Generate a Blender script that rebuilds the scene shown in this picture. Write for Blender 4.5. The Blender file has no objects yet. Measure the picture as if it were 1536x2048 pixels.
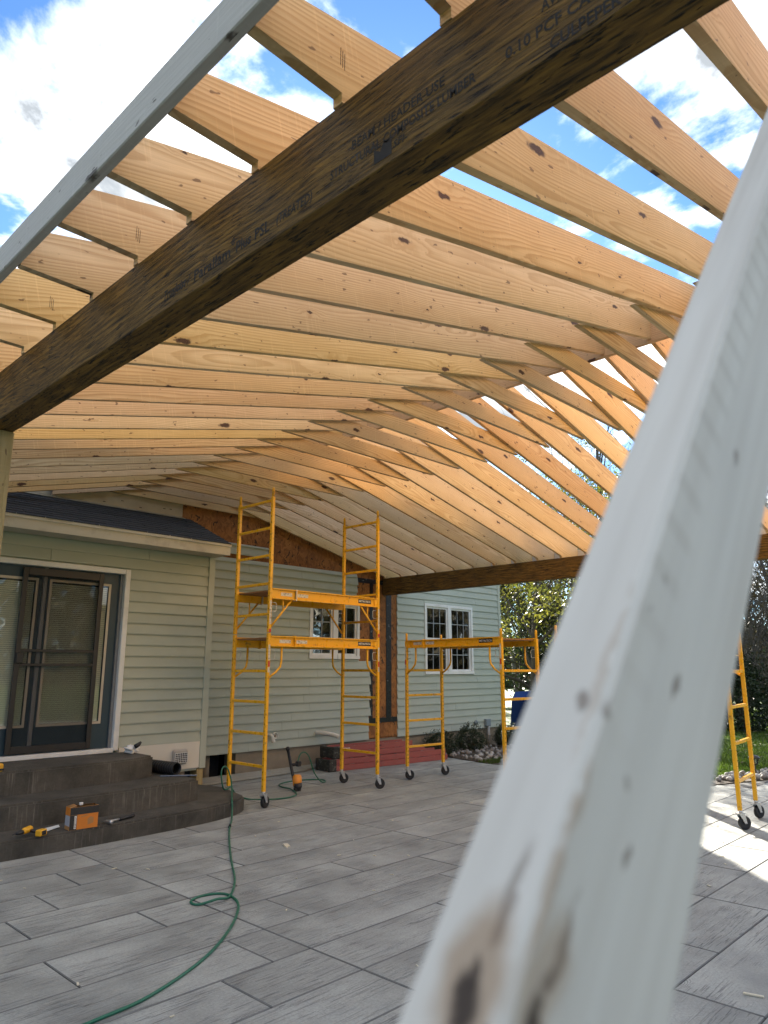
import bpy, bmesh, math, random
from mathutils import Vector, Matrix, Euler
R = math.radians
rng = random.Random(7)
sc = bpy.context.scene
COL = sc.collection

# ------------------------------------------------------------------ camera
YAW, PIT, CAMZ = R(46.1955), R(12.3212), 1.55
cam_d = bpy.data.cameras.new('camera')
cam = bpy.data.objects.new('camera', cam_d); COL.objects.link(cam); sc.camera = cam
cam_d.sensor_fit = 'VERTICAL'; cam_d.sensor_height = 36; cam_d.lens = 1428.06 / 2048 * 36
cam_d.clip_start = 0.02; cam_d.clip_end = 3000
cam_d.dof.use_dof = True; cam_d.dof.focus_distance = 6.0; cam_d.dof.aperture_fstop = 6.5
_f = Vector((math.sin(YAW) * math.cos(PIT), math.cos(YAW) * math.cos(PIT), math.sin(PIT)))
_r = Vector((math.cos(YAW), -math.sin(YAW), 0)); _u = _r.cross(_f)
cam.matrix_world = Matrix(((_r.x, _u.x, -_f.x, 0), (_r.y, _u.y, -_f.y, 0), (_r.z, _u.z, -_f.z, CAMZ), (0, 0, 0, 1)))

# ------------------------------------------------------------------ light
SUN_AZ, SUN_EL = R(44.5), R(23.5)          # azimuth from +Y towards +X
sun_d = bpy.data.lights.new('sun', 'SUN'); sun = bpy.data.objects.new('sun', sun_d); COL.objects.link(sun)
sun_d.energy = 4.3; sun_d.angle = R(0.55); sun_d.color = (1.0, 0.925, 0.80)
_s = Vector((math.sin(SUN_AZ) * math.cos(SUN_EL), math.cos(SUN_AZ) * math.cos(SUN_EL), math.sin(SUN_EL)))
sun.rotation_euler = _s.to_track_quat('Z', 'Y').to_euler(); sun.location = _s * 60
vs = sc.view_settings; vs.view_transform = 'Standard'; vs.look = 'None'; vs.gamma = 1.0; vs.exposure = 2.62
vs.use_curve_mapping = False
cy = sc.cycles; cy.use_denoising = True; cy.max_bounces = 14; cy.diffuse_bounces = 7; cy.glossy_bounces = 4
cy.transparent_max_bounces = 16; cy.sample_clamp_indirect = 8.0; cy.caustics_reflective = False; cy.caustics_refractive = False


# ------------------------------------------------------------------ node helpers
class NT:
    def __init__(s, tree):
        s.t = tree; tree.nodes.clear()

    def n(s, typ, ins=None, **kw):
        nd = s.t.nodes.new(typ)
        for k, v in kw.items(): setattr(nd, k, v)
        for k, v in (ins or {}).items():
            sk = nd.inputs[k]
            if isinstance(v, bpy.types.NodeSocket): s.t.links.new(v, sk)
            elif isinstance(v, bpy.types.Node): s.t.links.new(v.outputs[0], sk)
            else:
                if hasattr(sk.default_value, '__len__') and len(sk.default_value) == 4 and len(v) == 3: v = (*v, 1)
                sk.default_value = v
        return nd

    def m(s, op, a, b=0.0, c=0.0, clamp=False):
        return s.n('ShaderNodeMath', {0: a, 1: b, 2: c}, operation=op, use_clamp=clamp).outputs[0]

    def mix(s, fac, a, b, mode='MIX'):
        return s.n('ShaderNodeMix', {0: fac, 6: a, 7: b}, data_type='RGBA', blend_type=mode).outputs[2]

    def mr(s, v, a, b, c=0.0, d=1.0, smooth=False):
        return s.n('ShaderNodeMapRange', {0: v, 1: a, 2: b, 3: c, 4: d}, interpolation_type='SMOOTHSTEP' if smooth else 'LINEAR').outputs[0]

    def noise(s, vec, scale=1.0, detail=3.0, rough=0.5, dist=0.0):
        return s.n('ShaderNodeTexNoise', {'Vector': vec, 'Scale': scale, 'Detail': detail, 'Roughness': rough, 'Distortion': dist})

    def vmul(s, vec, v):
        return s.n('ShaderNodeVectorMath', {0: vec, 1: v}, operation='MULTIPLY').outputs[0]

    def vadd(s, vec, v):
        return s.n('ShaderNodeVectorMath', {0: vec, 1: v}, operation='ADD').outputs[0]

    def out(s, shader):
        o = s.n('ShaderNodeOutputMaterial'); s.t.links.new(shader, o.inputs[0])


def new_mat(name):
    m = bpy.data.materials.new(name); m.use_nodes = True
    return m, NT(m.node_tree)


def objco(t, rnd=True, rot=None):
    co = t.n('ShaderNodeTexCoord').outputs['Object']
    if rot: co = t.n('ShaderNodeMapping', {0: co, 2: rot}).outputs[0]
    if rnd:
        r = t.n('ShaderNodeObjectInfo').outputs['Random']
        co = t.vadd(co, t.n('ShaderNodeCombineXYZ', {0: t.m('MULTIPLY', r, 37.0), 1: 0.0, 2: 0.0}).outputs[0])
    return co


def pbsdf(t, col, rough=0.6, bump=None, bs=0.3, bd=0.01, spec=0.4, metal=0.0, **kw):
    ins = {'Base Color': col, 'Roughness': rough, 'Metallic': metal, 'Specular IOR Level': spec}
    ins.update(kw)
    if bump is not None:
        ins['Normal'] = t.n('ShaderNodeBump', {'Strength': bs, 'Distance': bd, 'Height': bump}).outputs[0]
    return t.n('ShaderNodeBsdfPrincipled', ins).outputs[0]


def plain(name, col, rough=0.55, var=0.12, scale=6.0, metal=0.0, spec=0.4, bump=0.0, dirt=None, dscale=3.0, dthr=(0.5, 0.75)):
    m, t = new_mat(name)
    co = objco(t)
    n = t.noise(co, scale, 5.0, 0.6).outputs[0]
    c = t.mix(n, tuple(v * (1 - var) for v in col), tuple(min(1, v * (1 + var)) for v in col))
    if dirt:
        d = t.mr(t.noise(co, dscale, 6.0, 0.65).outputs[0], dthr[0], dthr[1])
        c = t.mix(d, c, (*dirt, 1))
    rr = t.mr(t.noise(co, scale * 3, 3.0).outputs[0], 0.3, 0.7, max(0.02, rough - 0.1), min(1, rough + 0.1))
    t.out(pbsdf(t, c, rr, t.noise(co, scale * 14, 4.0).outputs[0] if bump else None, bump, 0.004, spec, metal))
    return m


def wood(name, light, dark, knot, rot=None, ring=75.0, ringamt=0.85, knotp=0.40, tint=0.13, rough=0.62, kx=1.7, kz=5.5, gray=0.0):
    m, t = new_mat(name)
    co = objco(t, True, rot)
    rnd = t.n('ShaderNodeObjectInfo').outputs['Random']
    sp = t.n('ShaderNodeSeparateXYZ', {0: co}); x, y, z = sp.outputs
    # knots
    kv = t.n('ShaderNodeCombineXYZ', {0: t.m('MULTIPLY', x, kx), 1: t.m('MULTIPLY_ADD', z, kz, t.m('MULTIPLY', t.m('SIGN', y), 5.5)), 2: 0.0}).outputs[0]
    kv = t.vadd(kv, t.vmul(t.vadd(t.noise(co, 28.0, 2.0).outputs['Color'], (-0.5, -0.5, -0.5)), (0.10, 0.16, 0.0)))
    vo = t.n('ShaderNodeTexVoronoi', {'Vector': kv, 'Scale': 1.0, 'Randomness': 1.0}, voronoi_dimensions='2D', feature='F1')
    cr = t.n('ShaderNodeSeparateColor', {0: vo.outputs['Color']})
    has = t.m('LESS_THAN', cr.outputs[0], knotp)
    size = t.mr(t.m('POWER', cr.outputs[1], 2.0), 0.0, 1.0, 0.035, 0.15)
    kd = t.m('DIVIDE', vo.outputs['Distance'], size)
    kmask = t.m('MULTIPLY', t.mr(kd, 1.0, 0.55, 0.0, 1.0, True), has)
    khalo = t.m('MULTIPLY', t.mr(kd, 4.2, 0.9, 0.0, 1.0, True), has)
    # growth rings of a plain-sawn board
    n1 = t.noise(t.vmul(co, (0.55, 4.0, 4.0)), 1.0, 2.0, 0.4).outputs[0]
    n2 = t.noise(t.vmul(co, (2.2, 10.0, 16.0)), 1.0, 2.0, 0.5).outputs[0]
    zc = t.m('MULTIPLY_ADD', t.m('FRACT', t.m('MULTIPLY', rnd, 91.7)), 0.5, -0.25)
    zz = t.m('SUBTRACT', z, zc)
    d = t.m('SQRT', t.m('ADD', t.m('MULTIPLY', zz, zz), t.m('MULTIPLY_ADD', t.m('MULTIPLY', y, y), 1.0, 0.003)))
    d = t.m('ADD', d, t.m('MULTIPLY', n1, 0.16)); d = t.m('ADD', d, t.m('MULTIPLY', n2, 0.012))
    d = t.m('ADD', d, t.m('MULTIPLY', khalo, 0.022))
    fr = t.m('FRACT', t.m('MULTIPLY', d, ring))
    late = t.m('MULTIPLY', t.mr(fr, 0.25, 0.86, 0.0, 1.0, True), t.mr(fr, 1.0, 0.93, 0.0, 1.0))
    fib = t.noise(t.vmul(co, (5.0, 90.0, 240.0)), 1.0, 3.0, 0.6).outputs[0]
    broad = t.noise(t.vmul(co, (1.1, 3.0, 5.0)), 1.0, 3.0, 0.6).outputs[0]
    c = t.mix(t.m('MULTIPLY', late, ringamt), light, dark)
    c = t.mix(t.mr(broad, 0.35, 0.75, 0.0, 0.6), c, dark)
    c = t.mix(t.mr(fib, 0.25, 0.75, 0.0, 0.36), c, tuple(v * 0.6 for v in dark))
    saw = t.noise(t.vmul(co, (70.0, 3.0, 2.5)), 1.0, 2.0).outputs[0]
    c = t.mix(t.mr(saw, 0.58, 0.72, 0.0, 0.16), c, tuple(min(1, v * 1.35) for v in light))
    c = t.mix(t.m('MULTIPLY', khalo, 0.35), c, dark)
    spk = t.noise(t.vmul(co, (16.0, 30.0, 42.0)), 1.0, 1.0).outputs[0]
    c = t.mix(t.mr(spk, 0.735, 0.76, 0.0, 0.7), c, knot)
    core = t.mix(t.mr(t.m('FRACT', t.m('MULTIPLY', kd, 4.0)), 0.3, 0.9), knot, tuple(v * 0.4 for v in knot))
    c = t.mix(kmask, c, core)
    hsv = t.n('ShaderNodeHueSaturation', {'Hue': t.mr(t.m('FRACT', t.m('MULTIPLY', rnd, 17.3)), 0, 1, 0.491, 0.504),
                                          'Saturation': t.mr(t.m('FRACT', t.m('MULTIPLY', rnd, 53.1)), 0, 1, 0.84 - gray, 1.08 - gray),
                                          'Value': t.mr(t.m('FRACT', t.m('MULTIPLY', rnd, 29.9)), 0, 1, 1 - tint, 1 + tint), 'Color': c}).outputs[0]
    h = t.m('ADD', t.m('MULTIPLY', late, -0.3), fib)
    t.out(pbsdf(t, hsv, rough, h, 0.25, 0.003, 0.35))
    return m


# ------------------------------------------------------------------ world
SKYOFF = (34.43, 38.59, 0.0); SKYTINT = (0.27, 0.46, 0.70)
w = bpy.data.worlds.new('World'); sc.world = w; w.use_nodes = True
t = NT(w.node_tree)
sky = t.n('ShaderNodeTexSky', sky_type='NISHITA', sun_disc=False, sun_elevation=SUN_EL, sun_rotation=SUN_AZ, altitude=100.0,
          air_density=1.0, dust_density=0.6, ozone_density=1.4)
gen = t.n('ShaderNodeTexCoord').outputs['Generated']
sp = t.n('ShaderNodeSeparateXYZ', {0: gen})
zz = t.m('ADD', t.m('MAXIMUM', sp.outputs[2], 0.0), 0.16)
pv = t.n('ShaderNodeCombineXYZ', {0: t.m('DIVIDE', sp.outputs[0], zz), 1: t.m('DIVIDE', sp.outputs[1], zz), 2: 0.0}).outputs[0]
pv = t.vadd(pv, SKYOFF)
big = t.noise(pv, 1.9, 9.0, 0.58, 0.25).outputs[0]
wisp = t.noise(pv, 5.0, 8.0, 0.62, 0.5).outputs[0]
dens = t.m('ADD', t.m('MULTIPLY', big, 0.82), t.m('MULTIPLY', wisp, 0.18))
cm = t.mr(dens, 0.46, 0.56, 0.0, 1.0, True)
cm = t.m('MULTIPLY', cm, t.mr(sp.outputs[2], -0.02, 0.06))
shade = t.noise(t.vadd(pv, (0.16, 0.16, 0.3)), 2.6, 9.0, 0.6, 0.4).outputs[0]
thick = t.m('POWER', t.mr(shade, 0.38, 0.60, 0.0, 1.0, True), 0.55)
thick = t.m('MULTIPLY', thick, t.mr(dens, 0.47, 0.555))
ccol = t.mix(thick, (9.2, 9.3, 9.1), (1.75, 1.9, 2.05))
skyb = t.mix(1.0, sky.outputs[0], SKYTINT, 'MULTIPLY')
bg = t.n('ShaderNodeBackground', {0: t.mix(cm, skyb, ccol), 1: 0.06})
wo = t.n('ShaderNodeOutputWorld'); t.t.links.new(bg.outputs[0], wo.inputs[0])


# ------------------------------------------------------------------ mesh helpers
class MB:
    def __init__(s): s.v = []; s.f = []; s.sm = []

    def add(s, vs_, fs, smooth=False):
        o = len(s.v); s.v += [tuple(p) for p in vs_]
        for f in fs: s.f.append(tuple(i + o for i in f)); s.sm.append(smooth)
        return s

    def box(s, x0, x1, y0, y1, z0, z1, mtx=None):
        p = [(x0, y0, z0), (x1, y0, z0), (x1, y1, z0), (x0, y1, z0), (x0, y0, z1), (x1, y0, z1), (x1, y1, z1), (x0, y1, z1)]
        if mtx is not None: p = [mtx @ Vector(q) for q in p]
        return s.add(p, [(0, 3, 2, 1), (4, 5, 6, 7), (0, 1, 5, 4), (1, 2, 6, 5), (2, 3, 7, 6), (3, 0, 4, 7)])

    def bbox(s, x0, x1, y0, y1, z0, z1, b=0.004, mtx=None):
        """box whose four edges along its longest axis and the ends are chamfered"""
        bm = bmesh.new(); bmesh.ops.create_cube(bm, size=1.0)
        for v in bm.verts:
            v.co = Vector(((x0 + x1) / 2 + v.co.x * (x1 - x0), (y0 + y1) / 2 + v.co.y * (y1 - y0), (z0 + z1) / 2 + v.co.z * (z1 - z0)))
        bmesh.ops.bevel(bm, geom=bm.edges[:], offset=b, segments=1, affect='EDGES')
        return s.bm(bm, mtx)

    def bm(s, bm, mtx=None, smooth=False):
        bm.verts.index_update()
        s.add([(mtx @ v.co if mtx is not None else v.co) for v in bm.verts], [[v.index for v in f.verts] for f in bm.faces], smooth)
        bm.free(); return s

    def prism(s, poly, a, b, axis='y'):
        """poly of 2-D points extruded from a to b along axis"""
        n = len(poly)
        if axis == 'y': P = lambda q, h: (q[0], h, q[1])
        elif axis == 'x': P = lambda q, h: (h, q[0], q[1])
        else: P = lambda q, h: (q[0], q[1], h)
        vs_ = [P(q, a) for q in poly] + [P(q, b) for q in poly]
        fs = [tuple(range(n)), tuple(range(2 * n - 1, n - 1, -1))] + [(i, i + n, (i + 1) % n + n, (i + 1) % n) for i in range(n)]
        return s.add(vs_, fs)

    def tube(s, pts, r, n=8, closed=False, caps=True):
        pts = [Vector(p) for p in pts]; k = len(pts)
        rs = r if isinstance(r, (list, tuple)) else [r] * k
        vs_ = []; prev = None
        for i, p in enumerate(pts):
            a = pts[(i - 1) % k] if (closed or i > 0) else p; b = pts[(i + 1) % k] if (closed or i < k - 1) else p
            d = (b - a).normalized() if (b - a).length > 1e-9 else Vector((0, 0, 1))
            if prev is None:
                e = d.cross(Vector((0, 0, 1)));
                if e.length < 1e-3: e = d.cross(Vector((0, 1, 0)))
                e.normalize()
            else:
                e = prev - d * prev.dot(d)
                if e.length < 1e-6: e = d.orthogonal()
                e.normalize()
            prev = e; g = d.cross(e)
            for j in range(n):
                q = 2 * math.pi * j / n
                vs_.append(p + (e * math.cos(q) + g * math.sin(q)) * rs[i])
        fs = []
        for i in range(k if closed else k - 1):
            for j in range(n):
                a, b = i * n + j, i * n + (j + 1) % n; c, d_ = ((i + 1) % k) * n + (j + 1) % n, ((i + 1) % k) * n + j
                fs.append((a, b, c, d_))
        if caps and not closed: fs += [tuple(range(n - 1, -1, -1)), tuple(range((k - 1) * n, k * n))]
        return s.add(vs_, fs, n >= 6)

    def lathe(s, prof, n=16, mtx=None, cap=True):
        """profile of (r,z) about Z"""
        vs_ = []; fs = []
        for r, z in prof:
            for j in range(n):
                q = 2 * math.pi * j / n; vs_.append(Vector((r * math.cos(q), r * math.sin(q), z)))
        for i in range(len(prof) - 1):
            for j in range(n): fs.append((i * n + j, i * n + (j + 1) % n, (i + 1) * n + (j + 1) % n, (i + 1) * n + j))
        if cap: fs += [tuple(range(n - 1, -1, -1)), tuple(range((len(prof) - 1) * n, len(prof) * n))]
        if mtx is not None: vs_ = [mtx @ v for v in vs_]
        return s.add(vs_, fs, True)

    def build(s, name, mat, parent=None, loc=None, **tags):
        me = bpy.data.meshes.new(name); me.from_pydata(s.v, [], s.f)
        if any(s.sm): me.polygons.foreach_set('use_smooth', s.sm)
        me.update()
        if mat: me.materials.append(mat)
        return link(name, me, parent, loc, **tags)


def link(name, me, parent=None, loc=None, label=None, cat=None, group=None, kind=None):
    o = bpy.data.objects.new(name, me); COL.objects.link(o)
    if loc is not None: o.location = loc
    if parent is not None: o.parent = parent
    if label: o['label'] = label
    if cat: o['category'] = cat
    if group: o['group'] = group
    if kind: o['kind'] = kind
    return o


def empty(name, loc=(0, 0, 0), rz=0.0, **k):
    o = link(name, None, None, loc, **k); o.rotation_euler = (0, 0, rz); return o


def text_mesh(body, size, sx=1.0, shear=0.0):
    cu = bpy.data.curves.new('txt', 'FONT'); cu.body = body; cu.size = size; cu.shear = shear; cu.resolution_u = 2; cu.offset = size * 0.018
    o = bpy.data.objects.new('txt', cu); COL.objects.link(o)
    me = bpy.data.meshes.new_from_object(o)
    bpy.data.objects.remove(o); bpy.data.curves.remove(cu)
    me.materials.clear()
    xs = [v.co.x for v in me.vertices]
    x0, x1 = min(xs), max(xs)
    for v in me.vertices: v.co.x = (v.co.x - x0) * sx
    return me, (x1 - x0) * sx


def lettering(body, size, loc, ax, ay, mat, parent, width=None, name='lettering', shear=0.0):
    """flat print: starts at loc, runs along ax, upright along ay"""
    me, wd = text_mesh(body, size, 1.0, shear)
    if width:
        for v in me.vertices: v.co.x *= width / wd
    me.materials.append(mat)
    ax = Vector(ax).normalized(); ay = Vector(ay).normalized(); az = ax.cross(ay)
    M_ = Matrix(((ax.x, ay.x, az.x, loc[0]), (ax.y, ay.y, az.y, loc[1]), (ax.z, ay.z, az.z, loc[2]), (0, 0, 0, 1)))
    me.transform(M_); return link(name, me, parent)


def RM(loc=(0, 0, 0), rx=0, ry=0, rz=0):
    return Matrix.Translation(loc) @ Euler((rx, ry, rz)).to_matrix().to_4x4()


def catmull(pts, k=6):
    pts = [Vector(p) for p in pts]; out = []
    for i in range(len(pts) - 1):
        a = pts[max(i - 1, 0)]; b = pts[i]; c = pts[i + 1]; d = pts[min(i + 2, len(pts) - 1)]
        for j in range(k):
            u = j / k
            out.append(0.5 * ((2 * b) + (c - a) * u + (2 * a - 5 * b + 4 * c - d) * u * u + (3 * b - a - 3 * c + d) * u ** 3))
    out.append(pts[-1]); return out

# ------------------------------------------------------------------ materials
SLOPE = 0.24
RAF = math.atan(SLOPE)
PINE = ((0.69, 0.505, 0.272), (0.48, 0.302, 0.125), (0.085, 0.036, 0.016))
M_rafL = wood('pine_rafter_rising', *PINE, rot=(0, RAF, 0), ring=62)
M_rafR = wood('pine_rafter_falling', *PINE, rot=(0, -RAF, 0), ring=62)
M_pine = wood('pine_plain', *PINE, ring=62, knotp=0.22)
M_ridge = wood('pine_ridge', *PINE, rot=(0, 0, R(90)), ring=62)
M_fas = wood('weathered_fascia', (0.56, 0.53, 0.475), (0.44, 0.405, 0.35), (0.10, 0.08, 0.06), rot=(0, 0, R(90)), ringamt=0.3, knotp=0.5, kx=2.5, kz=9.0)
M_post = wood('treated_post', (0.42, 0.33, 0.14), (0.30, 0.22, 0.08), (0.10, 0.05, 0.02), rot=(0, R(90), 0))
M_end = plain('end_grain', (0.33, 0.24, 0.13), 0.8, 0.3, 30)
M_ink = plain('stamp_ink', (0.012, 0.011, 0.010), 0.7)
M_pencil = plain('pencil', (0.06, 0.045, 0.035), 0.8)


def psl_mat():
    m, t = new_mat('parallel_strand_lumber')
    co = objco(t, False)
    sp = t.n('ShaderNodeSeparateXYZ', {0: co})
    tilt = t.noise(t.vmul(co, (2, 0.9, 2)), 1.0, 2.0).outputs[0]
    v = t.n('ShaderNodeCombineXYZ', {0: t.m('MULTIPLY', sp.outputs[0], 60.0), 1: t.m('MULTIPLY', sp.outputs[1], 4.0),
                                     2: t.m('MULTIPLY_ADD', sp.outputs[2], 75.0, t.m('MULTIPLY', tilt, 9.0))}).outputs[0]
    a = t.noise(v, 1.0, 5.0, 0.65, 0.4).outputs[0]
    v2 = t.n('ShaderNodeCombineXYZ', {0: t.m('MULTIPLY', sp.outputs[0], 90.0), 1: t.m('MULTIPLY', sp.outputs[1], 11.0),
                                      2: t.m('MULTIPLY_ADD', sp.outputs[2], 150.0, t.m('MULTIPLY', tilt, 30.0))}).outputs[0]
    b = t.noise(v2, 1.0, 3.0, 0.6).outputs[0]
    big = t.noise(t.vmul(co, (3, 1.2, 6)), 1.0, 3.0).outputs[0]
    c = t.mix(t.mr(a, 0.34, 0.76), (0.012, 0.007, 0.002), (0.30, 0.165, 0.030))
    c = t.mix(t.mr(big, 0.4, 0.7, 0.0, 0.5), c, (0.085, 0.046, 0.012))
    void = t.mr(b, 0.43, 0.36, 0.0, 0.95)
    c = t.mix(void, c, (0.008, 0.005, 0.003))
    h = t.m('SUBTRACT', a, void)
    t.out(pbsdf(t, c, 0.7, h, 0.8, 0.006, 0.3))
    return m


M_psl = psl_mat()


def concrete_planks():
    m, t = new_mat('stamped_concrete')
    co = objco(t, True)
    rnd = t.n('ShaderNodeObjectInfo').outputs['Random']
    cl = t.noise(co, 1.6, 6.0, 0.62).outputs[0]
    fine = t.noise(co, 70.0, 6.0, 0.78).outputs[0]
    g = t.noise(t.vmul(co, (3.4, 95.0, 95.0)), 1.0, 3.0, 0.6, 1.6).outputs[0]
    patch = t.mr(t.noise(t.vmul(co, (1.0, 2.6, 1.0)), 1.3, 3.0).outputs[0], 0.36, 0.56)
    grain = t.m('MULTIPLY', t.mr(g, 0.44, 0.36, 0.0, 1.0), patch)
    # stamped knots
    vo = t.n('ShaderNodeTexVoronoi', {'Vector': t.vmul(co, (1.0, 2.4, 1.0)), 'Scale': 1.0}, voronoi_dimensions='2D')
    has = t.m('LESS_THAN', t.n('ShaderNodeSeparateColor', {0: vo.outputs['Color']}).outputs[0], 0.5)
    rg = t.m('MULTIPLY', t.m('MULTIPLY', t.mr(vo.outputs['Distance'], 0.11, 0.06, 0, 1), has), t.mr(t.m('FRACT', t.m('MULTIPLY', t.m('ADD', vo.outputs['Distance'], t.m('MULTIPLY', fine, 0.03)), 42.0)), 0.55, 0.9))
    c = t.mix(t.mr(cl, 0.32, 0.70), (0.220, 0.228, 0.210), (0.485, 0.50, 0.458))
    c = t.mix(t.mr(fine, 0.35, 0.7, 0.0, 0.62), c, (0.16, 0.157, 0.150))
    streak = t.mr(t.noise(t.vmul(co, (1.3, 7.0, 1.0)), 1.0, 4.0, 0.6).outputs[0], 0.54, 0.72, 0.0, 0.24)
    c = t.mix(streak, c, (0.15, 0.147, 0.142))
    c = t.mix(t.m('MULTIPLY', t.m('MAXIMUM', grain, rg), 0.75), c, (0.07, 0.07, 0.075))
    c = t.n('ShaderNodeHueSaturation', {'Value': t.mr(rnd, 0, 1, 0.93, 1.06), 'Color': c}).outputs[0]
    h = t.m('SUBTRACT', t.m('MULTIPLY', fine, 0.35), t.m('MAXIMUM', grain, rg))
    t.out(pbsdf(t, c, t.mr(cl, 0.3, 0.7, 0.50, 0.72), h, 0.55, 0.008, 0.45))
    return m


M_patio = concrete_planks()
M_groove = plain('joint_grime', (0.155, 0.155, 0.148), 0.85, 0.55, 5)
M_joint = plain('concrete_joint', (0.05, 0.05, 0.05), 0.85, 0.3, 20)


def step_mat():
    m, t = new_mat('stained_step_concrete')
    co = objco(t, True)
    cl = t.noise(co, 3.0, 6.0, 0.65).outputs[0]; fine = t.noise(co, 60.0, 5.0, 0.7).outputs[0]
    st = t.noise(t.vmul(co, (48.0, 48.0, 2.2)), 1.0, 4.0, 0.6).outputs[0]
    c = t.mix(t.mr(cl, 0.3, 0.7), (0.040, 0.038, 0.031), (0.125, 0.114, 0.094))
    c = t.mix(t.mr(fine, 0.3, 0.8, 0.0, 0.5), c, (0.026, 0.024, 0.020))
    c = t.mix(t.m('MULTIPLY', t.mr(st, 0.56, 0.74, 0.0, 0.8), t.mr(t.noise(co, 2.2, 2.0).outputs[0], 0.45, 0.65)), c, (0.24, 0.222, 0.185))
    t.out(pbsdf(t, c, 0.72, t.m('ADD', fine, cl), 0.5, 0.006, 0.35))
    return m


M_step = step_mat()
M_siding = plain('vinyl_siding', (0.40, 0.435, 0.365), 0.5, 0.05, 2.0, dirt=(0.345, 0.375, 0.315), dscale=1.2)
M_trim = plain('sage_corner_trim', (0.43, 0.46, 0.385), 0.5, 0.05, 3)
M_white = plain('white_vinyl', (0.74, 0.74, 0.71), 0.42, 0.04, 4, dirt=(0.58, 0.57, 0.53), dscale=2.5)
M_cream = plain('cream_panel', (0.66, 0.63, 0.55), 0.6, 0.05, 5)
M_fascia_al = plain('aluminium_fascia', (0.62, 0.57, 0.47), 0.45, 0.07, 4, dirt=(0.45, 0.40, 0.32), dscale=5)
M_soffit = plain('soffit', (0.50, 0.46, 0.37), 0.6, 0.05, 6)
M_found = plain('parged_foundation', (0.27, 0.225, 0.165), 0.9, 0.25, 8, bump=0.4)
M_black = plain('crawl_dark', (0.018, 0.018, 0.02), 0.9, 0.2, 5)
M_shingle = plain('charcoal_shingle', (0.043, 0.048, 0.056), 0.9, 0.45, 60, bump=0.7)
M_galv = plain('galvanised_flashing', (0.40, 0.37, 0.30), 0.38, 0.3, 3, metal=0.6)
M_tape = plain('black_flashing_tape', (0.016, 0.016, 0.018), 0.35, 0.4, 12, dirt=(0.20, 0.21, 0.23), dscale=14, dthr=(0.60, 0.66))
M_doorblue = plain('slate_blue_door', (0.028, 0.052, 0.068), 0.4, 0.15, 4)
M_screen = plain('bronze_screen_frame', (0.026, 0.022, 0.019), 0.4, 0.2, 5)
M_beige = plain('beige_glazing_bead', (0.50, 0.44, 0.35), 0.5, 0.05, 5)
M_greyalu = plain('grey_astragal', (0.22, 0.22, 0.22), 0.4, 0.08, 5)
M_blind = plain('aluminium_blind', (0.74, 0.70, 0.58), 0.5, 0.1, 5)
M_dark = plain('dark_interior', (0.012, 0.012, 0.013), 0.9)  # near-black colour standing in for unlit room depth behind the panes


def glass_mat(name, refl=1.0, tint=(0.9, 0.93, 0.92)):
    m, t = new_mat(name)
    fr = t.n('ShaderNodeFresnel', {'IOR': 1.52}).outputs[0]
    co = objco(t)
    nb = t.n('ShaderNodeBump', {'Strength': 0.06, 'Distance': 0.02, 'Height': t.noise(co, 3.0, 1.0).outputs[0]}).outputs[0]
    gl = t.n('ShaderNodeBsdfGlossy', {'Color': (1, 1, 1), 'Roughness': 0.015, 'Normal': nb})
    tr = t.n('ShaderNodeBsdfTransparent', {'Color': tint})
    mx = t.n('ShaderNodeMixShader', {0: t.m('MULTIPLY_ADD', fr, 1.6 * refl, 0.02, True), 1: tr.outputs[0], 2: gl.outputs[0]})
    t.out(mx.outputs[0]); return m


M_glass = glass_mat('window_glass', 0.55); M_doorglass = glass_mat('door_glass', 0.3)


def mesh_screen():
    m, t = new_mat('insect_screen')
    d = t.n('ShaderNodeBsdfDiffuse', {'Color': (0.02, 0.02, 0.02)}); tr = t.n('ShaderNodeBsdfTransparent')
    t.out(t.n('ShaderNodeMixShader', {0: 0.22, 1: tr.outputs[0], 2: d.outputs[0]}).outputs[0]); return m


M_mesh = mesh_screen()


def osb_mat():
    m, t = new_mat('oriented_strand_board')
    co = objco(t)
    w_ = t.noise(co, 9.0, 2.0).outputs['Color']
    vo = t.n('ShaderNodeTexVoronoi', {'Vector': t.vmul(t.vadd(co, t.vmul(w_, (0.25, 0.25, 0.25))), (34.0, 20.0, 13.0)), 'Scale': 1.0}, voronoi_dimensions='3D')
    r = t.n('ShaderNodeSeparateColor', {0: vo.outputs['Color']}).outputs[0]
    c = t.mix(r, (0.21, 0.078, 0.018), (0.42, 0.175, 0.045))
    c = t.mix(t.mr(t.noise(co, 2.0, 4.0).outputs[0], 0.4, 0.7, 0, 0.6), c, (0.15, 0.058, 0.02))
    c = t.mix(t.mr(r, 0.93, 0.95), c, (0.06, 0.03, 0.012))
    t.out(pbsdf(t, c, 0.75, r, 0.3, 0.003)); return m


M_osb = osb_mat()
M_yellow = plain('scaffold_yellow', (0.80, 0.405, 0.014), 0.32, 0.10, 5, spec=0.5, dirt=(0.30, 0.15, 0.035), dscale=16, dthr=(0.58, 0.70))
M_hole = plain('pin_hole', (0.03, 0.02, 0.01), 0.8)
M_ply = plain('scaffold_deck_plywood', (0.26, 0.13, 0.05), 0.75, 0.25, 8)
M_zinc = plain('zinc_plate', (0.55, 0.55, 0.54), 0.35, 0.15, 8, metal=0.8)
M_rubber = plain('black_rubber', (0.014, 0.014, 0.015), 0.55, 0.3, 8)
M_sticker = plain('worn_white_sticker', (0.62, 0.60, 0.54), 0.5, 0.2, 60, dirt=(0.28, 0.25, 0.22), dscale=55, dthr=(0.52, 0.6))
M_redstick = plain('red_sticker', (0.50, 0.045, 0.03), 0.5, 0.15, 20)
M_blackstick = plain('black_name_plate', (0.015, 0.013, 0.012), 0.45)
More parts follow.
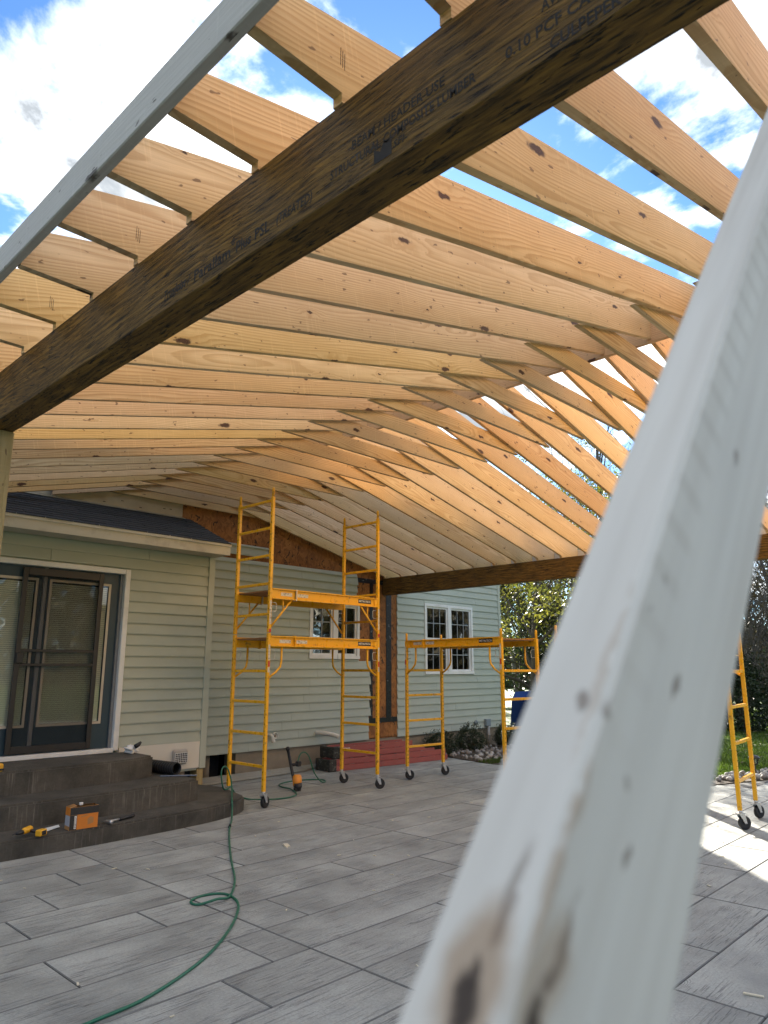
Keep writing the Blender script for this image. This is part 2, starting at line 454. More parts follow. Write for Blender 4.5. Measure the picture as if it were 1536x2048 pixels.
M_whiteink = plain('white_print', (0.75, 0.74, 0.70), 0.6)

# ------------------------------------------------------------------ ground
def lawn_mat():
    m, t = new_mat('lawn')
    co = t.n('ShaderNodeTexCoord').outputs['Object']
    a = t.noise(co, 0.35, 5.0, 0.6).outputs[0]; b = t.noise(co, 9.0, 6.0, 0.75).outputs[0]
    c = t.mix(t.mr(a, 0.3, 0.7), (0.045, 0.085, 0.012), (0.085, 0.13, 0.022))
    c = t.mix(t.mr(b, 0.35, 0.75), c, (0.03, 0.055, 0.010))
    t.out(pbsdf(t, c, 0.8, b, 0.8, 0.05, 0.2)); return m


M_lawn = lawn_mat()
bm = bmesh.new()
bmesh.ops.create_grid(bm, x_segments=2, y_segments=2, size=1200)
MB().bm(bm).build('lawn', M_lawn, loc=(0, 0, -0.03), kind='structure')

# patio slab and its stamped planks
PAT = [(-5, -6), (13.4, -6), (13.4, 3.0), (11.6, 3.45), (10.5, 3.85), (10.25, 4.6), (10.2, 7.4), (10.45, 8.35), (10.6, 9.2), (-5, 9.2)]
patio = MB().prism(PAT, -0.20, -0.009, 'z').build('patio', M_joint, kind='structure')


def patio_right(y):
    for (xa, ya), (xb, yb) in zip(PAT[1:8], PAT[2:9]):
        if ya <= y <= yb: return xa + (xb - xa) * (y - ya) / max(1e-6, yb - ya)
    return 13.4 if y < 3.0 else 10.5


MB().bbox(-5, 13.3, -6, -1.29, -0.03, 0.0, 0.005).build('apron', M_patio, patio)  # unseen rest of the patio, added to bounce sun into the porch
YL = [2.98 - 0.425 * i for i in range(10, 0, -1)] + [2.98, 3.40, 3.835, 4.292, 4.69, 5.10, 5.53, 5.97, 6.40, 6.83, 7.25, 7.68, 8.10, 8.53, 9.1]
ENDS = {round(5.53, 2): [2.564], round(5.10, 2): [2.234, 3.70], round(4.69, 2): [1.90, 3.345], round(4.29, 2): [2.56, 4.25], round(3.835, 2): [1.82, 3.30],
        round(3.40, 2): [1.2, 2.68, 4.6], round(2.98, 2): [2.35, 4.05], round(2.56, 2): [1.4, 3.55], round(1.70, 2): [4.28, 6.9], round(2.13, 2): [3.5, 4.96, 6.3]}
for i in range(len(YL) - 1):
    y0, y1 = YL[i], YL[i + 1]; key = round(y0, 2)
    xs = {2.945, 5.44, 7.94, 10.44}
    ends = ENDS.get(key, [])
    for e in ends: xs.add(e)
    x = -1.3 + rng.random() * 1.5
    while x < 13.4:
        if all(abs(x - q) > 0.5 for q in xs) and not (ends and x < max(ends) + 0.6): xs.add(x)
        x += 1.25 + rng.random() * 1.3
    xr = min(patio_right(y0), patio_right(y1)) - 0.02
    xs = sorted(q for q in xs if q < xr - 0.15) + [xr]
    xp = -3.0
    for q in xs:
        g = 0.003 if abs(y0 - 4.292) > .01 else 0.006
        L, W = q - xp - 0.007, y1 - y0 - 2 * g
        if L > 0.1:
            dz = rng.uniform(-0.0012, 0.0012)
            pk = MB().bbox(-L / 2, L / 2, -W / 2, W / 2, -0.04, dz, 0.0045).build('plank', M_patio, patio, ((xp + q) / 2, (y0 + y1) / 2, 0))
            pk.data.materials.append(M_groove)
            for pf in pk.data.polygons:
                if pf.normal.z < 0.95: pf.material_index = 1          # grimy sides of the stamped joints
        xp = q

# ------------------------------------------------------------------ porch frame
XB0, XB1, ZB0, ZB1 = 1.20, 1.333, 2.856, 3.158          # left beam
XR0, XR1 = 9.46, 9.593                                  # right beam
RX0, RX1 = 5.341, 5.379                                 # ridge board
YK = lambda k: 1.32 + 0.4064 * k
PLUMB = 0.293
porch = empty('porch_frame', (1.27, 4.27, 0), label='open gable porch roof frame of bare pine rafters on dark beams', cat='porch frame')


def padd(mb, name, mat, loc=(0, 0, 0)):
    o = mb.build(name, mat, porch, (loc[0] - 1.27, loc[1] - 4.27, loc[2])); return o


zl = lambda x: 3.180 + SLOPE * (x - 1.333)
zrr = lambda x: zl(RX0) - (x - RX1) * (zl(RX0) - 3.185) / (XR0 - RX1)
roof_z = lambda y: 3.19 + (y - 8.05) * 0.455            # lean-to roof over the entry


def left_poly(x0=None):
    top = lambda x: zl(x) + PLUMB
    if x0 is None:
        return [(0.89, 3.192), (XB0 - 0.001, 3.192), (XB0 - 0.001, ZB1 + 0.001), (XB1, ZB1 + 0.001), (XB1 + 0.03, zl(XB1 + 0.03)), (RX0, zl(RX0)), (RX0, top(RX0)), (0.89, top(0.89))]
    return [(x0, zl(x0)), (RX0, zl(RX0)), (RX0, top(RX0)), (x0, top(x0))]


XT = 9.93
right_poly = [(RX1, zrr(RX1)), (XR0 - 0.03, zrr(XR0 - 0.03)), (XR0, ZB1 + 0.001), (XR1, ZB1 + 0.001), (XR1, 3.192), (XT, 3.192), (XT, zrr(XT) + PLUMB), (RX1, zrr(RX1) + PLUMB)]
CTR_L, CTR_R = (3.1, 3.75), (7.6, 3.75)


def rafter_mesh(poly, c, name, mat):
    mb = MB().prism([(p[0] - c[0], p[1] - c[1]) for p in poly], -0.019, 0.019, 'y')
    me = bpy.data.meshes.new(name); me.from_pydata(mb.v, [], mb.f)
    bm = bmesh.new(); bm.from_mesh(me); bmesh.ops.recalc_face_normals(bm, faces=bm.faces[:])
    bmesh.ops.bevel(bm, geom=[e for e in bm.edges if e.calc_length() > 1.5], offset=0.004, segments=1, affect='EDGES'); bm.to_mesh(me); bm.free()
    me.materials.append(mat); return me


meL = rafter_mesh(left_poly(), CTR_L, 'rafter', M_rafL)
meR = rafter_mesh(right_poly, CTR_R, 'rafter', M_rafR)
tick = MB()
for j in range(3):
    tick.box(-0.0007 + j * 0.008, 0.0007 + j * 0.008, -0.0202, -0.0192, -0.03 - 0.005 * j, 0.03 - 0.006 * j)
tick_me = bpy.data.meshes.new('pencil_mark'); tick_me.from_pydata(tick.v, [], tick.f); tick_me.materials.append(M_pencil)
zt = 3.868
for k in range(-4, 20):
    y = YK(k) + 0.019 - (0.012 if k == -3 else 0.0)
    jx = rng.uniform(-0.004, 0.004)
    me = meL
    if roof_z(y + 0.02) > ZB1 and y > 8.0:
        x0 = 1.333 + (roof_z(y + 0.02) + 0.02 - 3.18) / SLOPE
        me = rafter_mesh(left_poly(max(1.45, x0)), CTR_L, 'rafter', M_rafL)
    r = link('rafter', me, porch, (CTR_L[0] - 1.27, y - 4.27, CTR_L[1] + jx))
    if k < 12 and k % 5 in (0, 3):
        tm = link('pencil_mark', tick_me, r, (1.155 + rng.uniform(-.02, .05) - CTR_L[0], 0, 3.30 - CTR_L[1] + rng.uniform(-.02, .02)))
    link('rafter', meR, porch, (CTR_R[0] - 1.27, y - 4.27, CTR_R[1] + jx))
    # collar tie on the far face of each pair
    xa, xb_ = 1.333 + (zt - 3.18) / SLOPE, RX1 + (zl(RX0) - zt) / ((zl(RX0) - 3.185) / (XR0 - RX1))
    h = 0.14; dx = h / SLOPE
    tie = MB().prism([(xa - 5.3, 0), (xb_ - 5.3, 0), (xb_ - 5.3 - dx + 0.1, h), (xa - 5.3 + dx - 0.1, h)], -0.019, 0.019, 'y')
    tie.build('collar_tie', M_pine, porch, (5.3 - 1.27, y + 0.039 - 4.27, zt))
padd(MB().bbox(-0.019, 0.019, -4.8, 4.8, -0.155, 0.155, 0.003), 'ridge_board', M_ridge, (5.36, 4.30, 4.275))
for xx in (0.871, XT + 0.019):
    padd(MB().bbox(-0.0185, 0.0185, -4.3, 4.3, -0.07, 0.07, 0.004), 'sub_fascia', M_fas, (xx, 3.55, 3.262))
beamL = padd(MB().bbox(-0.0665, 0.0665, -4.5, 4.5, -0.151, 0.151, 0.004), 'beam', M_psl, (1.2665, 3.52, 3.007))
beamR = padd(MB().bbox(-0.0665, 0.0665, -5.05, 5.05, -0.151, 0.151, 0.004), 'beam', M_psl, (9.5265, 4.06, 3.007))
for xx in (1.2665, 9.5265):
    padd(MB().bbox(-0.07, 0.07, -0.07, 0.07, -1.428, 1.427, 0.006), 'post', M_post, (xx, 4.25, 1.428))


def beam_text(body, y_start, y_end, z, size, shear=0.0):
    """print on the outer face of the left beam, running towards -Y"""
    lettering(body, size, (-0.0675, y_start - 3.52, z - 3.007), (0, -1, 0), (0, 0, 1), M_ink, beamL, width=abs(y_start - y_end), shear=shear)


beam_text('TrusJoist /', 2.30, 2.115, 2.900, 0.055, 0.25)
beam_text('Parallam', 2.09, 1.865, 2.897, 0.062, 0.0)
beam_text('\u00ae', 1.862, 1.838, 2.935, 0.035)
beam_text('Plus PSL', 1.832, 1.650, 2.897, 0.058)
beam_text('(TREATED)', 1.615, 1.445, 2.902, 0.046, 0.15)
beam_text('BEAM / HEADER USE', 1.275, 0.940, 2.975, 0.042)
beam_text('STRUCTURAL COMPOSITE LUMBER', 1.365, 0.845, 2.924, 0.042)
beam_text('SFI-', 1.118, 1.066, 2.892, 0.030, 0.2)
beam_text('0.10 PCF CA', 0.760, 0.545, 2.925, 0.044)
beam_text('CULPEPER', 0.646, 0.480, 2.872, 0.044)
beam_text('AWC', 0.662, 0.590, 2.984, 0.044)
lg = MB(); xq = -0.0675
lg.add([(xq, 1.188 - 3.52, -0.128), (xq, 1.122 - 3.52, -0.128), (xq, 1.122 - 3.52, -0.080), (xq, 1.150 - 3.52, -0.072), (xq, 1.165 - 3.52, -0.098), (xq, 1.188 - 3.52, -0.082)], [(0, 1, 2, 3, 4, 5)])
lg.build('stamp_logo', M_ink, beamL)

# ------------------------------------------------------------------ temporary brace close to the lens
def brace_mat():
    m, t = new_mat('pale_brace_wood')
    co = t.n('ShaderNodeTexCoord').outputs['Object']
    sp = t.n('ShaderNodeSeparateXYZ', {0: co}); x, y, z = sp.outputs
    z = t.m('MULTIPLY', z, -1.0)
    a = t.noise(t.vmul(co, (3.0, 60.0, 60.0)), 1.0, 3.0, 0.5).outputs[0]
    b = t.noise(t.vmul(co, (1.5, 9.0, 9.0)), 1.0, 3.0).outputs[0]
    c = t.mix(t.mr(b, 0.3, 0.7), (0.66, 0.625, 0.55), (0.53, 0.51, 0.46))
    c = t.mix(t.mr(a, 0.35, 0.75, 0, 0.35), c, (0.30, 0.255, 0.20))
    wob = t.m('MULTIPLY_ADD', t.noise(co, 40.0, 3.0).outputs[0], 0.016, -0.008)

    def spot(px, py, pz, rx, ry, col, amt, c):
        dx = t.m('DIVIDE', t.m('SUBTRACT', t.m('ADD', x, wob), px), rx)
        dy = t.m('DIVIDE', t.m('SUBTRACT', t.m('ADD', y, wob), py), ry)
        dz = t.m('DIVIDE', t.m('SUBTRACT', t.m('ADD', z, wob), pz), ry)
        d = t.m('SQRT', t.m('ADD', t.m('ADD', t.m('MULTIPLY', dx, dx), t.m('MULTIPLY', dy, dy)), t.m('MULTIPLY', dz, dz)))
        return t.mix(t.m('MULTIPLY', t.mr(d, 1.0, 0.45, 0, 1, True), amt), c, col)
    for args in BRACE_SPOTS: c = spot(*args, c)
    # roller marks of the planer along the wide face
    band = t.m('MULTIPLY', t.mr(t.m('FRACT', t.m('MULTIPLY', x, 34.0)), 0.62, 0.72), t.m('MULTIPLY', t.mr(z, 0.001, 0.004), t.mr(z, 0.030, 0.022)))
    c = t.mix(t.m('MULTIPLY', t.m('MULTIPLY', band, t.mr(x, 0.05, 0.20)), 0.18), c, (0.25, 0.2, 0.15))
    t.out(pbsdf(t, c, 0.65, a, 0.2, 0.002)); return m


# local axes: x along the brace (up), y into the picture, z from the top edge down the wide face; origin on the corner arris at P1
K1, K2 = (0.10, 0.058, 0.034), (0.035, 0.022, 0.014)
HAL = (0.33, 0.235, 0.15)
BRACE_SPOTS = [(-0.010, 0.015, 0.0, 0.030, 0.016, HAL, 0.85), (0.014, 0.0105, 0.0, 0.026, 0.0040, K1, 0.5), (-0.018, 0.0155, 0.0, 0.011, 0.0068, K2, 0.97), (-0.024, 0.0070, 0.0, 0.006, 0.0040, K2, 0.9), (-0.010, 0.0140, 0.0, 0.008, 0.0025, K2, 0.85),
               (-0.004, 0.0, 0.014, 0.030, 0.013, HAL, 0.6), (-0.014, 0.0, 0.015, 0.020, 0.006, K2, 0.9), (0.005, 0.0, 0.017, 0.030, 0.0035, K1, 0.5), (0.03, 0.0, 0.003, 0.05, 0.004, HAL, 0.6),
               (0.0913, 0.010, 0.0, 0.006, 0.004, K1, 0.65), (0.0905, 0.0, 0.004, 0.006, 0.004, K1, 0.65), (0.074, 0.0, 0.026, 0.005, 0.003, K1, 0.45), (0.052, 0.0, 0.037, 0.006, 0.0035, K1, 0.6), (0.132, 0.0, 0.042, 0.009, 0.0035, K1, 0.65),
               (0.148, 0.0, 0.012, 0.005, 0.003, K1, 0.4), (0.17, 0.0, 0.014, 0.004, 0.003, K1, 0.4), (0.30, 0.0, 0.044, 0.010, 0.004, K1, 0.55), (0.11, 0.005, 0.0, 0.06, 0.003, HAL, 0.4)]
M_brace = brace_mat()
bd = Vector((0.6516, 0.0, 0.7585)).normalized(); by = Vector((0.0613, 0.997, -0.0466)); by = (by - bd * by.dot(bd)).normalized(); bz = bd.cross(by)   # bz points up-left
P1 = Vector((0.1956, 0.1305, 1.4691))
L0, L1 = -1.469 / bd.z + 0.09, 2.36
br = MB().bbox(L0, L1, 0, 0.038, -0.089, 0, 0.003).build('temporary_brace', M_brace, label='pale blurred two-by-four brace leaning close to the lens', cat='brace')
br.matrix_world = Matrix(((bd.x, by.x, bz.x, P1.x), (bd.y, by.y, bz.y, P1.y), (bd.z, by.z, bz.z, P1.z), (0, 0, 0, 1)))
# ------------------------------------------------------------------ house
YW, YBF = 9.13, 8.35                      # main wall face, entry bay face
XC, EAVE = 13.20, 5.42                    # right corner, eave height
hb = Vector((5.35, 9.2, 0))
house = empty('house', hb, label='sage vinyl-sided house with entry bay, windows and stripped sheathing strip', cat='house')


def H(mb, name, mat, parent=None, **k):
    if parent is None: return mb.build(name, mat, house, -hb, **k)
    return mb.build(name, mat, parent, (0, 0, 0), **k)


CH = 0.1325


def course(x0, x1, z0, z1, y, name='siding_board'):
    if x1 - x0 < 0.03 or z1 - z0 < 0.02: return
    j = rng.uniform(-0.001, 0.001)
    H(MB().prism([(y + 0.016, z0 - 0.006), (y - 0.009 + j, z0 - 0.006), (y - 0.009 + j, z0 + 0.008), (y + 0.010, z1 - 0.002), (y + 0.016, z1 - 0.002)], x0, x1, 'x'), name, M_siding)


W1 = (7.74, 8.88, 1.70, 2.66); W2 = (10.65, 12.18, 1.43, 2.79)


def row(x0, x1, z0, z1, y, holes):
    segs = [(x0, x1)]
    for hx0, hx1, hz0, hz1 in holes:
        if z1 > hz0 + 0.01 and z0 < hz1 - 0.01:
            out = []
            for a, b in segs:
                if hx0 > a: out.append((a, min(b, hx0)))
                if hx1 < b: out.append((max(a, hx1), b))
                if hx1 <= a or hx0 >= b: out.append((a, b))
            segs = list(dict.fromkeys(out))
    for a, b in segs:
        while b - a > 2.2 and y > 9:
            c = a + rng.uniform(0.9, 2.6)
            if c > b - 0.4: break
            course(a, c - 0.0015, z0, z1, y); a = c + 0.0015
        course(a, b, z0, z1, y)
    for hx0, hx1, hz0, hz1 in holes:
        if z0 < hz1 - 0.01 < z1: course(hx0, hx1, hz1 + 0.006, z1, y)
        if z0 < hz0 + 0.01 < z1: course(hx0, hx1, z0, hz0 + 0.002, y)


z = 0.345; i = 0
while z < EAVE - 0.02:
    z1 = min(z + CH, EAVE)
    # left of the stripped strip
    if z < 3.14:
        xe = 9.135 if z < 0.7 else (9.15 + 0.03 * (i % 2) if z < 1.62 else 8.825 + 0.012 * (i % 3))
        row(5.36, xe, z, min(z1, 3.19) if z1 > 3.15 else z1, YW, [W1])
    elif z < 3.40: row(5.36, 6.86, z, min(z1, 3.425), YW, [])
    elif z > 4.72: row(-3.0, 9.87, z, z1, YW, [])
    row(9.872 + 0.006 * (i % 2), XC - 0.06, z, z1, YW, [W2])
    z = z1; i += 1
# wall core, sheathing
H(MB().box(-3, 5.34, 9.160, 9.30, 0.3, EAVE).box(5.34, 7.76, 9.160, 9.30, 0.34, EAVE).box(7.76, 8.86, 9.160, 9.30, 0.34, 1.71).box(7.76, 8.86, 9.160, 9.30, 2.65, EAVE)
  .box(8.86, 10.67, 9.160, 9.30, 0.34, EAVE).box(10.67, 12.16, 9.160, 9.30, 0.34, 1.44).box(10.67, 12.16, 9.160, 9.30, 2.78, EAVE).box(12.16, XC, 9.160, 9.30, 0.34, EAVE), 'wall', M_osb)
H(MB().box(XC - 0.15, XC - 0.02, 9.30, 18.6, 0.0, EAVE + 0.4).box(-3, -2.87, 9.30, 18.6, 0, EAVE + 0.4).box(-3, XC - 0.02, 18.6, 18.75, 0, EAVE), 'side_wall', M_siding)
H(MB().prism([(9.3, EAVE), (14.0, EAVE + 2.3), (18.6, EAVE)], XC - 0.14, XC - 0.03, 'x').prism([(9.3, EAVE), (14.0, EAVE + 2.3), (18.6, EAVE)], -2.99, -2.88, 'x'), 'gable', M_siding)
H(MB().prism([(8.80, EAVE + 0.02), (14.0, EAVE + 2.52), (19.2, EAVE + 0.02), (19.2, EAVE - 0.12), (14.0, EAVE + 2.36), (8.80, EAVE - 0.10)], -3.3, XC + 0.10, 'x'), 'roof', M_shingle)
xs = [2.6, 4.02, 5.24, 6.46, 7.68, 8.90, 9.90]
for a, b in zip(xs, xs[1:]):
    H(MB().box(a + 0.002, b - 0.002, 9.146, 9.160, 3.08, 4.72), 'osb_panel', M_osb)
for a, b, c, d in ((8.79, 9.165, 0.36, 1.62), (9.165, 9.90, 0.36, 0.66), (9.165, 9.90, 0.664, 3.076), (8.79, 9.161, 1.624, 3.076)):
    H(MB().box(a, b, 9.1475, 9.159, c, d), 'osb_panel', M_osb)
for a, b, c, d, e in ((9.165, 9.243, 0.66, 3.06, 0), (9.587, 9.727, 0.64, 2.95, 1), (8.816, 9.60, 3.045, 3.128, 2), (9.132, 9.872, 0.605, 0.69, 3)):
    H(MB().box(a, b, 9.1415 - 0.0006 * e, 9.1460 if c > 3 else 9.1470, c, d), 'flashing_tape', M_tape)
# corner posts and eave soffit
H(MB().bbox(XC - 0.07, XC + 0.012, 9.112, 9.19, 0.34, EAVE, 0.004), 'corner_trim', M_trim)
# foundation
H(MB().box(6.60, XC - 0.02, 9.17, 9.45, -0.1, 0.338).box(6.42, 6.60, 9.165, 9.45, -0.1, 0.338), 'foundation', M_found)
H(MB().box(5.30, 6.42, 9.60, 9.65, -0.1, 0.34).box(5.30, 6.42, 9.2, 9.6, 0.338, 0.345), 'crawl_space', M_black)  # black back and ceiling put the opening's shade in as colour
for xx in (5.62, 6.02): H(MB().lathe([(0.06, -0.1), (0.06, 0.335)], 12, RM((xx, 9.34, 0))), 'pier', M_found)


M_muntin = plain('grey_muntin', (0.30, 0.31, 0.31), 0.5)


def window(rect, y, hung):
    x0, x1, z0, z1 = rect
    xm = (x0 + x1) / 2
    f = MB(); c = 0.055
    f.box(x0, x1, y - 0.022, y + 0.03, z1 - c, z1).box(x0 - 0.006, x1 + 0.006, y - 0.028, y + 0.03, z0, z0 + c)
    f.box(x0, x0 + c, y - 0.022, y + 0.03, z0 + c, z1 - c).box(x1 - c, x1, y - 0.022, y + 0.03, z0 + c, z1 - c).box(xm - 0.05, xm + 0.05, y - 0.022, y + 0.03, z0 + c, z1 - c)
    win = H(f, 'window', M_white)
    for a, b in ((x0 + c, xm - 0.05), (xm + 0.05, x1 - c)):
        if hung:
            zm = (z0 + z1) / 2
            parts = [(zm - 0.02, z1 - c, y + 0.004), (z0 + c, zm + 0.02, y + 0.022)]
        else:
            parts = [(z0 + c, z1 - c, y + 0.01)]
        for (za, zb, yy) in parts:
            s = MB(); e = 0.036
            s.box(a, b, yy, yy + 0.025, zb - e, zb).box(a, b, yy, yy + 0.025, za, za + e).box(a, a + e, yy, yy + 0.025, za + e, zb - e).box(b - e, b, yy, yy + 0.025, za + e, zb - e)
            s.build('sash', M_white, win)
            MB().box(a + e, b - e, yy + 0.012, yy + 0.015, za + e, zb - e).build('pane', M_glass, win)
            g = MB(); nc, nr = (3, 2) if hung else (2, 3)
            for q in range(1, nc):
                xx = a + e + (b - a - 2 * e) * q / nc; g.box(xx - 0.008, xx + 0.008, yy + 0.004, yy + 0.0105, za + e, zb - e)
            for q in range(1, nr):
                zz_ = za + e + (zb - za - 2 * e) * q / nr; g.box(a + e, b - e, yy + 0.0035, yy + 0.0100, zz_ - 0.008, zz_ + 0.008)
            g.build('muntin', M_muntin, win)
    MB().box(x0 + 0.02, x1 - 0.02, y + 0.16, y + 0.17, z0, z1).build('room_shade_panel', M_dark, win)
    return win


window(W1, YW, False); window(W2, YW, True)

# entry bay
XD0, XD1, ZD0, ZD1 = 2.19, 4.17, 0.605, 2.735
z = 0.638; i = 0
while z < 3.0:
    z1 = min(z + CH, 3.015)
    if z1 <= ZD1 + 0.03: row(XD1 + 0.004, 5.285, z, z1, YBF, []); row(-3, XD0 - 0.004, z, z1, YBF, [])
    else:
        cut = 4.405 if i % 2 else 3.2
        row(-3, cut - 0.002, z, z1, YBF, []); row(cut + 0.002, 5.285, z, z1, YBF, [])
    z = z1; i += 1
H(MB().box(XD1, 5.34, 8.372, 8.5, 0.28, 3.1).box(-3, XD0, 8.372, 8.5, 0.0, 3.1).box(XD0, XD1, 8.372, 8.5, ZD1 - 0.01, 3.1).box(5.22, 5.34, 8.5, 9.16, 0.28, 3.3).box(XD0, XD1, 8.40, 8.5, 0.0, 0.60), 'bay_wall', M_siding)
H(MB().bbox(5.285, 5.375, 8.332, 8.40, 0.30, 3.015, 0.004), 'corner_trim', M_trim)
H(MB().box(5.27, 5.36, 8.36, 8.52, 0.0, 0.297), 'bay_post', M_post)
H(MB().box(4.19, 5.28, 8.338, 8.368, 0.312, 0.632), 'access_panel', M_cream)
vent = H(MB().bbox(4.885, 5.085, 8.275, 8.338, 0.38, 0.56, 0.02), 'dryer_vent', plain('vent_plastic', (0.42, 0.39, 0.34), 0.5))
g = MB()
for q in range(8):
    xx = 4.90 + q * 0.0245; g.box(xx - 0.002, xx + 0.002, 8.268, 8.274, 0.40, 0.52)
for q in range(6):
    zz_ = 0.402 + q * 0.0225; g.box(4.897, 5.073, 8.266, 8.272, zz_ - 0.002, zz_ + 0.002)
g.build('vent_grille', M_white, vent)
MB().box(4.905, 5.065, 8.2735, 8.2748, 0.405, 0.515).build('vent_mouth', M_black, vent)
# eave: fascia, drip edge, soffit
H(MB().box(-3, 5.41, 8.045, 8.07, 3.022, 3.165), 'fascia', M_fascia_al)
H(MB().box(-3, 5.415, 8.028, 8.046, 3.135, 3.178).box(3.0, 5.416, 8.024, 8.029, 3.135, 3.15), 'drip_edge', M_fascia_al)
sof = MB()
for q in range(28):
    xa = -3 + q * 0.3; sof.box(xa, min(xa + 0.294, 5.405), 8.07, 8.36, 3.022, 3.032)
H(sof, 'soffit', M_soffit)
H(MB().box(-3, 5.405, 8.071, 8.36, 3.0325, 3.05), 'soffit_backer', M_black)
H(MB().prism([(8.07, 3.022), (9.13, 3.5), (9.13, 3.66), (8.07, 3.165)], 5.375, 5.408, 'x'), 'rake_board', M_fascia_al)
rf = H(MB().prism([(8.03, 3.166), (9.128, 3.166 + 1.098 * 0.455), (9.128, 3.10 + 1.098 * 0.455), (8.072, 3.10)], -3, 5.374, 'x'), 'roof', M_shingle)
sh = MB(); nrow = 11
for q in range(nrow):
    ya = 8.022 + q * 1.10 / nrow; za = 3.170 + (ya - 8.03) * 0.455
    xx = 0.5 + (q % 2) * 0.15 + rng.random() * 0.05
    while xx < 5.42:
        x2 = min(xx + 0.30, 5.425); jy = rng.uniform(-0.006, 0.006); th = 0.010 + rng.random() * 0.006
        if x2 - xx > 0.02:
            yb = ya + 1.10 / nrow * 1.25; zb = za + (yb - ya) * 0.455
            P = [(ya + jy, za), (yb, zb - 0.004), (yb, zb), (ya + jy, za + th)]
            sh.prism(P, xx + 0.002, x2 - 0.002, 'x')
        xx += 0.304
sh.build('shingle', M_shingle, rf, kind='stuff')
fl = H(MB().box(3.0, 5.29, 9.128, 9.134, 3.675, 3.872).prism([(9.128, 3.676), (9.030, 3.645), (9.028, 3.650), (9.128, 3.684)], 3.0, 5.288, 'x'), 'flashing', M_galv)
nb = MB()
for xx in (4.35, 4.62, 4.98, 5.08, 4.1): nb.box(xx, xx + 0.035, 9.1245, 9.1285, 3.74 + 0.03 * math.sin(xx * 9), 3.748 + 0.03 * math.sin(xx * 9))
nb.build('fastener', M_black, fl)

# patio door
H(MB().bbox(XD1 - 0.065, XD1, 8.318, 8.42, ZD0, ZD1, 0.006).bbox(XD0, XD0 + 0.065, 8.318, 8.42, ZD0, ZD1, 0.006).bbox(XD0 + 0.065, XD1 - 0.065, 8.320, 8.42, ZD1 - 0.062, ZD1, 0.006), 'door_casing', M_white)
H(MB().box(XD1 - 0.10, XD1 - 0.065, 8.372, 8.44, ZD0 + 0.03, ZD1 - 0.062), 'door_jamb', M_greyalu)
H(MB().bbox(XD0 + 0.06, XD1 - 0.06, 8.315, 8.46, 0.588, 0.636, 0.004), 'threshold', M_white)
for a, b, ga, gb in ((3.205, 4.07, 3.262, 3.935), (2.29, 3.157, 2.42, 3.082)):
    za, zb = 0.64, 2.672; ha, hb_ = 0.945, 2.515
    p = MB(); y0, y1 = 8.398, 8.442
    p.box(a, ga, y0, y1, za, zb).box(gb, b, y0, y1, za, zb).box(ga, gb, y0, y1, za, ha).box(ga, gb, y0, y1, hb_, zb)
    door = H(p, 'patio_door', M_doorblue)
    bd_ = MB(); e = 0.028
    bd_.box(ga - e, gb + e, y0 - 0.010, y0 - 0.0005, ha - e, ha).box(ga - e, gb + e, y0 - 0.010, y0 - 0.0005, hb_, hb_ + e)
    bd_.box(ga - e, ga, y0 - 0.010, y0 - 0.0005, ha, hb_).box(gb, gb + e, y0 - 0.010, y0 - 0.0005, ha, hb_)
    bd_.build('glazing_bead', M_beige, door)
    MB().box(ga, gb, y0 + 0.004, y0 + 0.007, ha, hb_).build('pane', M_doorglass, door)
    bl = MB(); zz_ = ha + 0.012
    while zz_ < hb_ - 0.01:
        bl.add([(ga + 0.006, y0 + 0.013, zz_ - 0.010), (gb - 0.006, y0 + 0.013, zz_ - 0.010), (gb - 0.006, y0 + 0.022, zz_ + 0.0105), (ga + 0.006, y0 + 0.022, zz_ + 0.0105)], [(0, 1, 2, 3)])
        zz_ += 0.0225
    bl.build('blind', M_blind, door)
    MB().box(ga - 0.02, gb + 0.02, y1 + 0.03, y1 + 0.04, ha - 0.05, hb_ + 0.05).build('room_shade_panel', M_dark, door)
H(MB().bbox(3.158, 3.204, 8.383, 8.43, 0.64, 2.672, 0.004), 'astragal', M_greyalu)
H(MB().box(XD0 + 0.06, XD1 - 0.1, 8.45, 8.5, 0.6, 0.66).box(XD0 + 0.06, 2.29, 8.40, 8.45, 0.64, 2.672), 'door_frame', M_doorblue)
sx0, sx1, sz0, sz1 = 2.925, 3.848, 0.652, 2.652
s = MB(); e = 0.055
s.bbox(sx0, sx0 + e, 8.348, 8.372, sz0, sz1, 0.004).bbox(sx1 - e, sx1, 8.348, 8.372, sz0, sz1, 0.004).bbox(sx0 + e, sx1 - e, 8.349, 8.371, sz0, sz0 + 0.075, 0.004).bbox(sx0 + e, sx1 - e, 8.349, 8.371, sz1 - 0.085, sz1, 0.004)
s.bbox(sx0 + e, sx1 - e, 8.350, 8.370, 1.722, 1.752, 0.004).bbox(sx0 + e, sx1 - e, 8.350, 8.370, 1.568, 1.598, 0.004)
scd = H(s, 'screen_door', M_screen)
MB().box(sx0 + e, sx1 - e, 8.3595, 8.3605, sz0 + 0.075, sz1 - 0.085).build('screen_mesh', M_mesh, scd)
MB().bbox(sx0 + 0.01, sx0 + 0.085, 8.325, 8.349, 1.60, 1.715, 0.006).build('latch', M_screen, scd)

